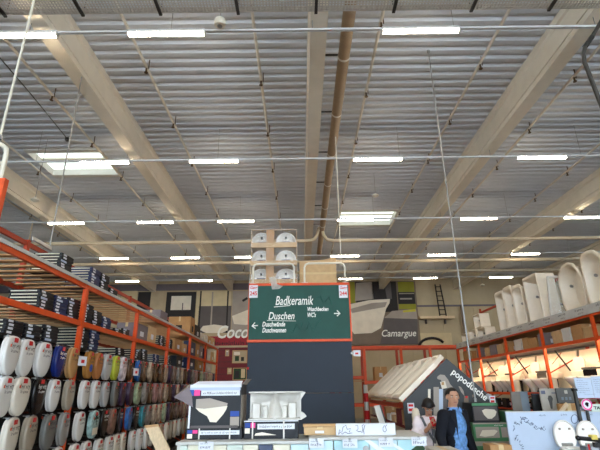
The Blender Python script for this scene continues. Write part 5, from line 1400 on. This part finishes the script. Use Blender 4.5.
# info sheets
t = thing('info_sheet', 'pair of pale blue printed information sheets at the right edge', 'poster', (0, TBY-.02, 0))
for k, (x0, x1, y0, y1) in enumerate(((576, 592.5, 378, 398), (593, 612, 376.5, 398))):
    a, b = P(x0, 388, Y=TBY-.02).x, P(x1, 388, Y=TBY-.02).x; z1, z0 = P((x0+x1)/2, y0, Y=TBY-.02).z, P((x0+x1)/2, y1, Y=TBY-.02).z
    part('sheet', MB().box(a, b, 0, .008, z0, z1), 'paper_blue', t)
    w = MB()
    for j in range(8): smudge(w, (a+(b-a)*(.1 if j < 7 else .4), -.001, z1-(z1-z0)*(.14+.1*j)), (1,0,0), (0,0,1), (0,-1,0), (b-a)*(.7 if j % 3 else .4), (z1-z0)*.035, 90+j+k*20)
    part('print', w, 'ink_grey', t)['kind'] = 'stuff'
part('holder_rail', MB().box(P(576, 398, Y=TBY-.02).x, P(612, 398, Y=TBY-.02).x, -.005, .012, P(590, 399, Y=TBY-.02).z, P(590, 398, Y=TBY-.02).z), 'wine', t)
part('holder_leg', MB().box(P(600, 398, Y=TBY-.02).x, P(600, 398, Y=TBY-.02).x+.04, .005, .018, .02, P(590, 399, Y=TBY-.02).z), 'dark_clamp', t)
q = P(587, 404.5, Y=TBY-.06)
t = thing('round_badge', 'round white badge with red ring and dark emblem at the right edge', 'sign', q)
part('disc', MB().rod((0, 0, 0), (0, .01, 0), .07, 24), 'paper', t); 
part('ring', MB().loft([[(r*math.cos(a), y, r*math.sin(a)) for a in [2*math.pi*k/24 for k in range(24)]] for r, y in ((.066, -.001), (.066, -.004), (.05, -.004), (.05, -.001))], False, False), 'pink_print', t)
part('emblem', MB().loft([[(r*math.cos(a)*(1 if math.sin(a) > 0 else .6), -.003, r*math.sin(a)) for a in [2*math.pi*k/12 for k in range(12)]] for r in (.028, .001)]), 'ink', t)
part('holder', MB().box(-.01, .01, .01, .05, -.25, .02), 'dark_clamp', t)
a = P(591.5, 408.5, Y=TBY-.05); b = P(612, 408.5, Y=TBY-.05)
t = thing('name_strip', 'pale green-grey lettered strip beside the round badge', 'sign', (0, 0, 0))
part('strip', MB().box(a.x, b.x, a.y, a.y+.01, a.z-.035, P(600, 404, Y=TBY-.05).z), 'tile_sage', t)
lettering('TAHA', 'ink', t, (a.x+.03, a.y-.001, a.z-.01), (1,0,0), (0,0,1), .05, 0, .17, .002)
part('holder', MB().box(b.x-.1, b.x-.07, a.y+.01, a.y+.03, .02, a.z), 'dark_clamp', t)
# black bar with yellow piece, lower right corner
q = P(578, 438, Y=4.3); q2 = P(600, 441, Y=4.3)
t = thing('handle_bar', 'black tool bar with a yellow block at the lower right corner', 'tool', (0, 0, 0))
part('bar', MB().rod(q, q2 + Vector((.25, 0, -.02)), .018, 10), 'black', t)
part('knob', MB().ell(q, (.022, .022, .022), 12, 8), 'black_gloss', t)
y_ = P(593, 437, Y=4.3); part('yellow_block', MB().cbox(y_.x-.025, y_.x+.025, 4.27, 4.33, y_.z-.02, y_.z+.018, .006), mat('yellow', srgb(206, 184, 90), .5), t)
part('jaw', MB().box(q2.x-.06, q2.x+.1, 4.28, 4.32, q2.z-.05, q2.z-.01), 'black_gloss', t)
part('leg', MB().rod((q2.x+.1, 4.3, 0), (q2.x+.1, 4.3, q2.z-.01), .02, 8), 'black', t)
a = P(586, 448, Y=4.4)
t = thing('red_edged_box', 'small dark box with red edge and white note under the black bar', 'box', (a.x, 4.4, 0))
part('body', MB().cbox(-.0, .13, 0, .1, 0, a.z+.01, .005), 'bd_slate', t); part('edge_strip', MB().box(.02, .035, -.003, 0, a.z-.2, a.z+.03), 'red', t); part('note', MB().box(.045, .11, -.003, 0, a.z-.04, a.z+.01), 'paper', t)

# ================================================================== SUB-PARTS: pieces that belong to a part of their thing
SUB = {'red_tag': ('lid',), 'printed_text': ('lid',), 'printed_mark': ('lid',), 'round_sticker': ('lid',), 'palm_print': ('lid',), 'sand_print': ('lid',), 'buffer': ('lid',),
       'tape': ('body',), 'shipping_label': ('body',), 'chalk_line': ('board',), 'lapel': ('blazer',), 'collar': ('shirt',), 'belt_buckle': ('trousers',), 'zip': ('jacket',),
       'print': ('card', 'sheet', 'gable_board', 'board', 'text_band', 'body'), 'lettering': ('board', 'sheet', 'card', 'strip', 'gable_board'), 'drawing': ('board',), 'top_edge': ('board',),
       'control_panel': ('rear_unit',), 'glazing_bar': ('pane',), 'overflow_slot': ('bowl',), 'sleeve': ('hose',), 'film_fold': ('film',), 'poster_leaf': ('poster',), 'poster_stripe': ('poster',),
       'poster_drain': ('poster',), 'strap': ('body',), 'blue_square': ('body',), 'pink_square': ('body',), 'beige_square': ('body',), 'grey_square': ('body',), 'basin_picture': ('body',), 'flap': ('body',),
       'white_border': ('body',), 'sky_border': ('body',), 'bottom_border': ('body',), 'side_border': ('body',), 'green_border': ('body',), 'picture': ('body',), 'text_band': ('body',),
       'note': ('body',), 'edge_strip': ('board', 'slab', 'panel', 'body'), 'emblem': ('disc',), 'ring': ('disc',), 'screen': ('case',), 'pupil': ('eye',)}
base = lambda o: o.name.split('.')[0]
for root in [o for o in S.objects if o.parent is None and o.children]:
    kids = list(root.children); by = {}
    for k in kids: by.setdefault(base(k), []).append(k)
    cnt = {}
    for k in kids:
        n_ = base(k)
        if base(root) == 'pallet_rack' and n_ == 'lettering': tgt = ('price_rail',)
        else: tgt = SUB.get(n_, ())
        for tn in tgt:
            if tn in by and tn != n_:
                i = cnt.get(n_, 0); cnt[n_] = i + 1
                if tn == 'text_band': tn = 'body' if 'body' in by else tn
                p = by[tn][i % len(by[tn])] if n_ in ('pupil', 'lettering', 'print') and len(by[tn]) > 1 else by[tn][0]
                k.parent = p; k.matrix_parent_inverse = p.matrix_basis.inverted()
                break
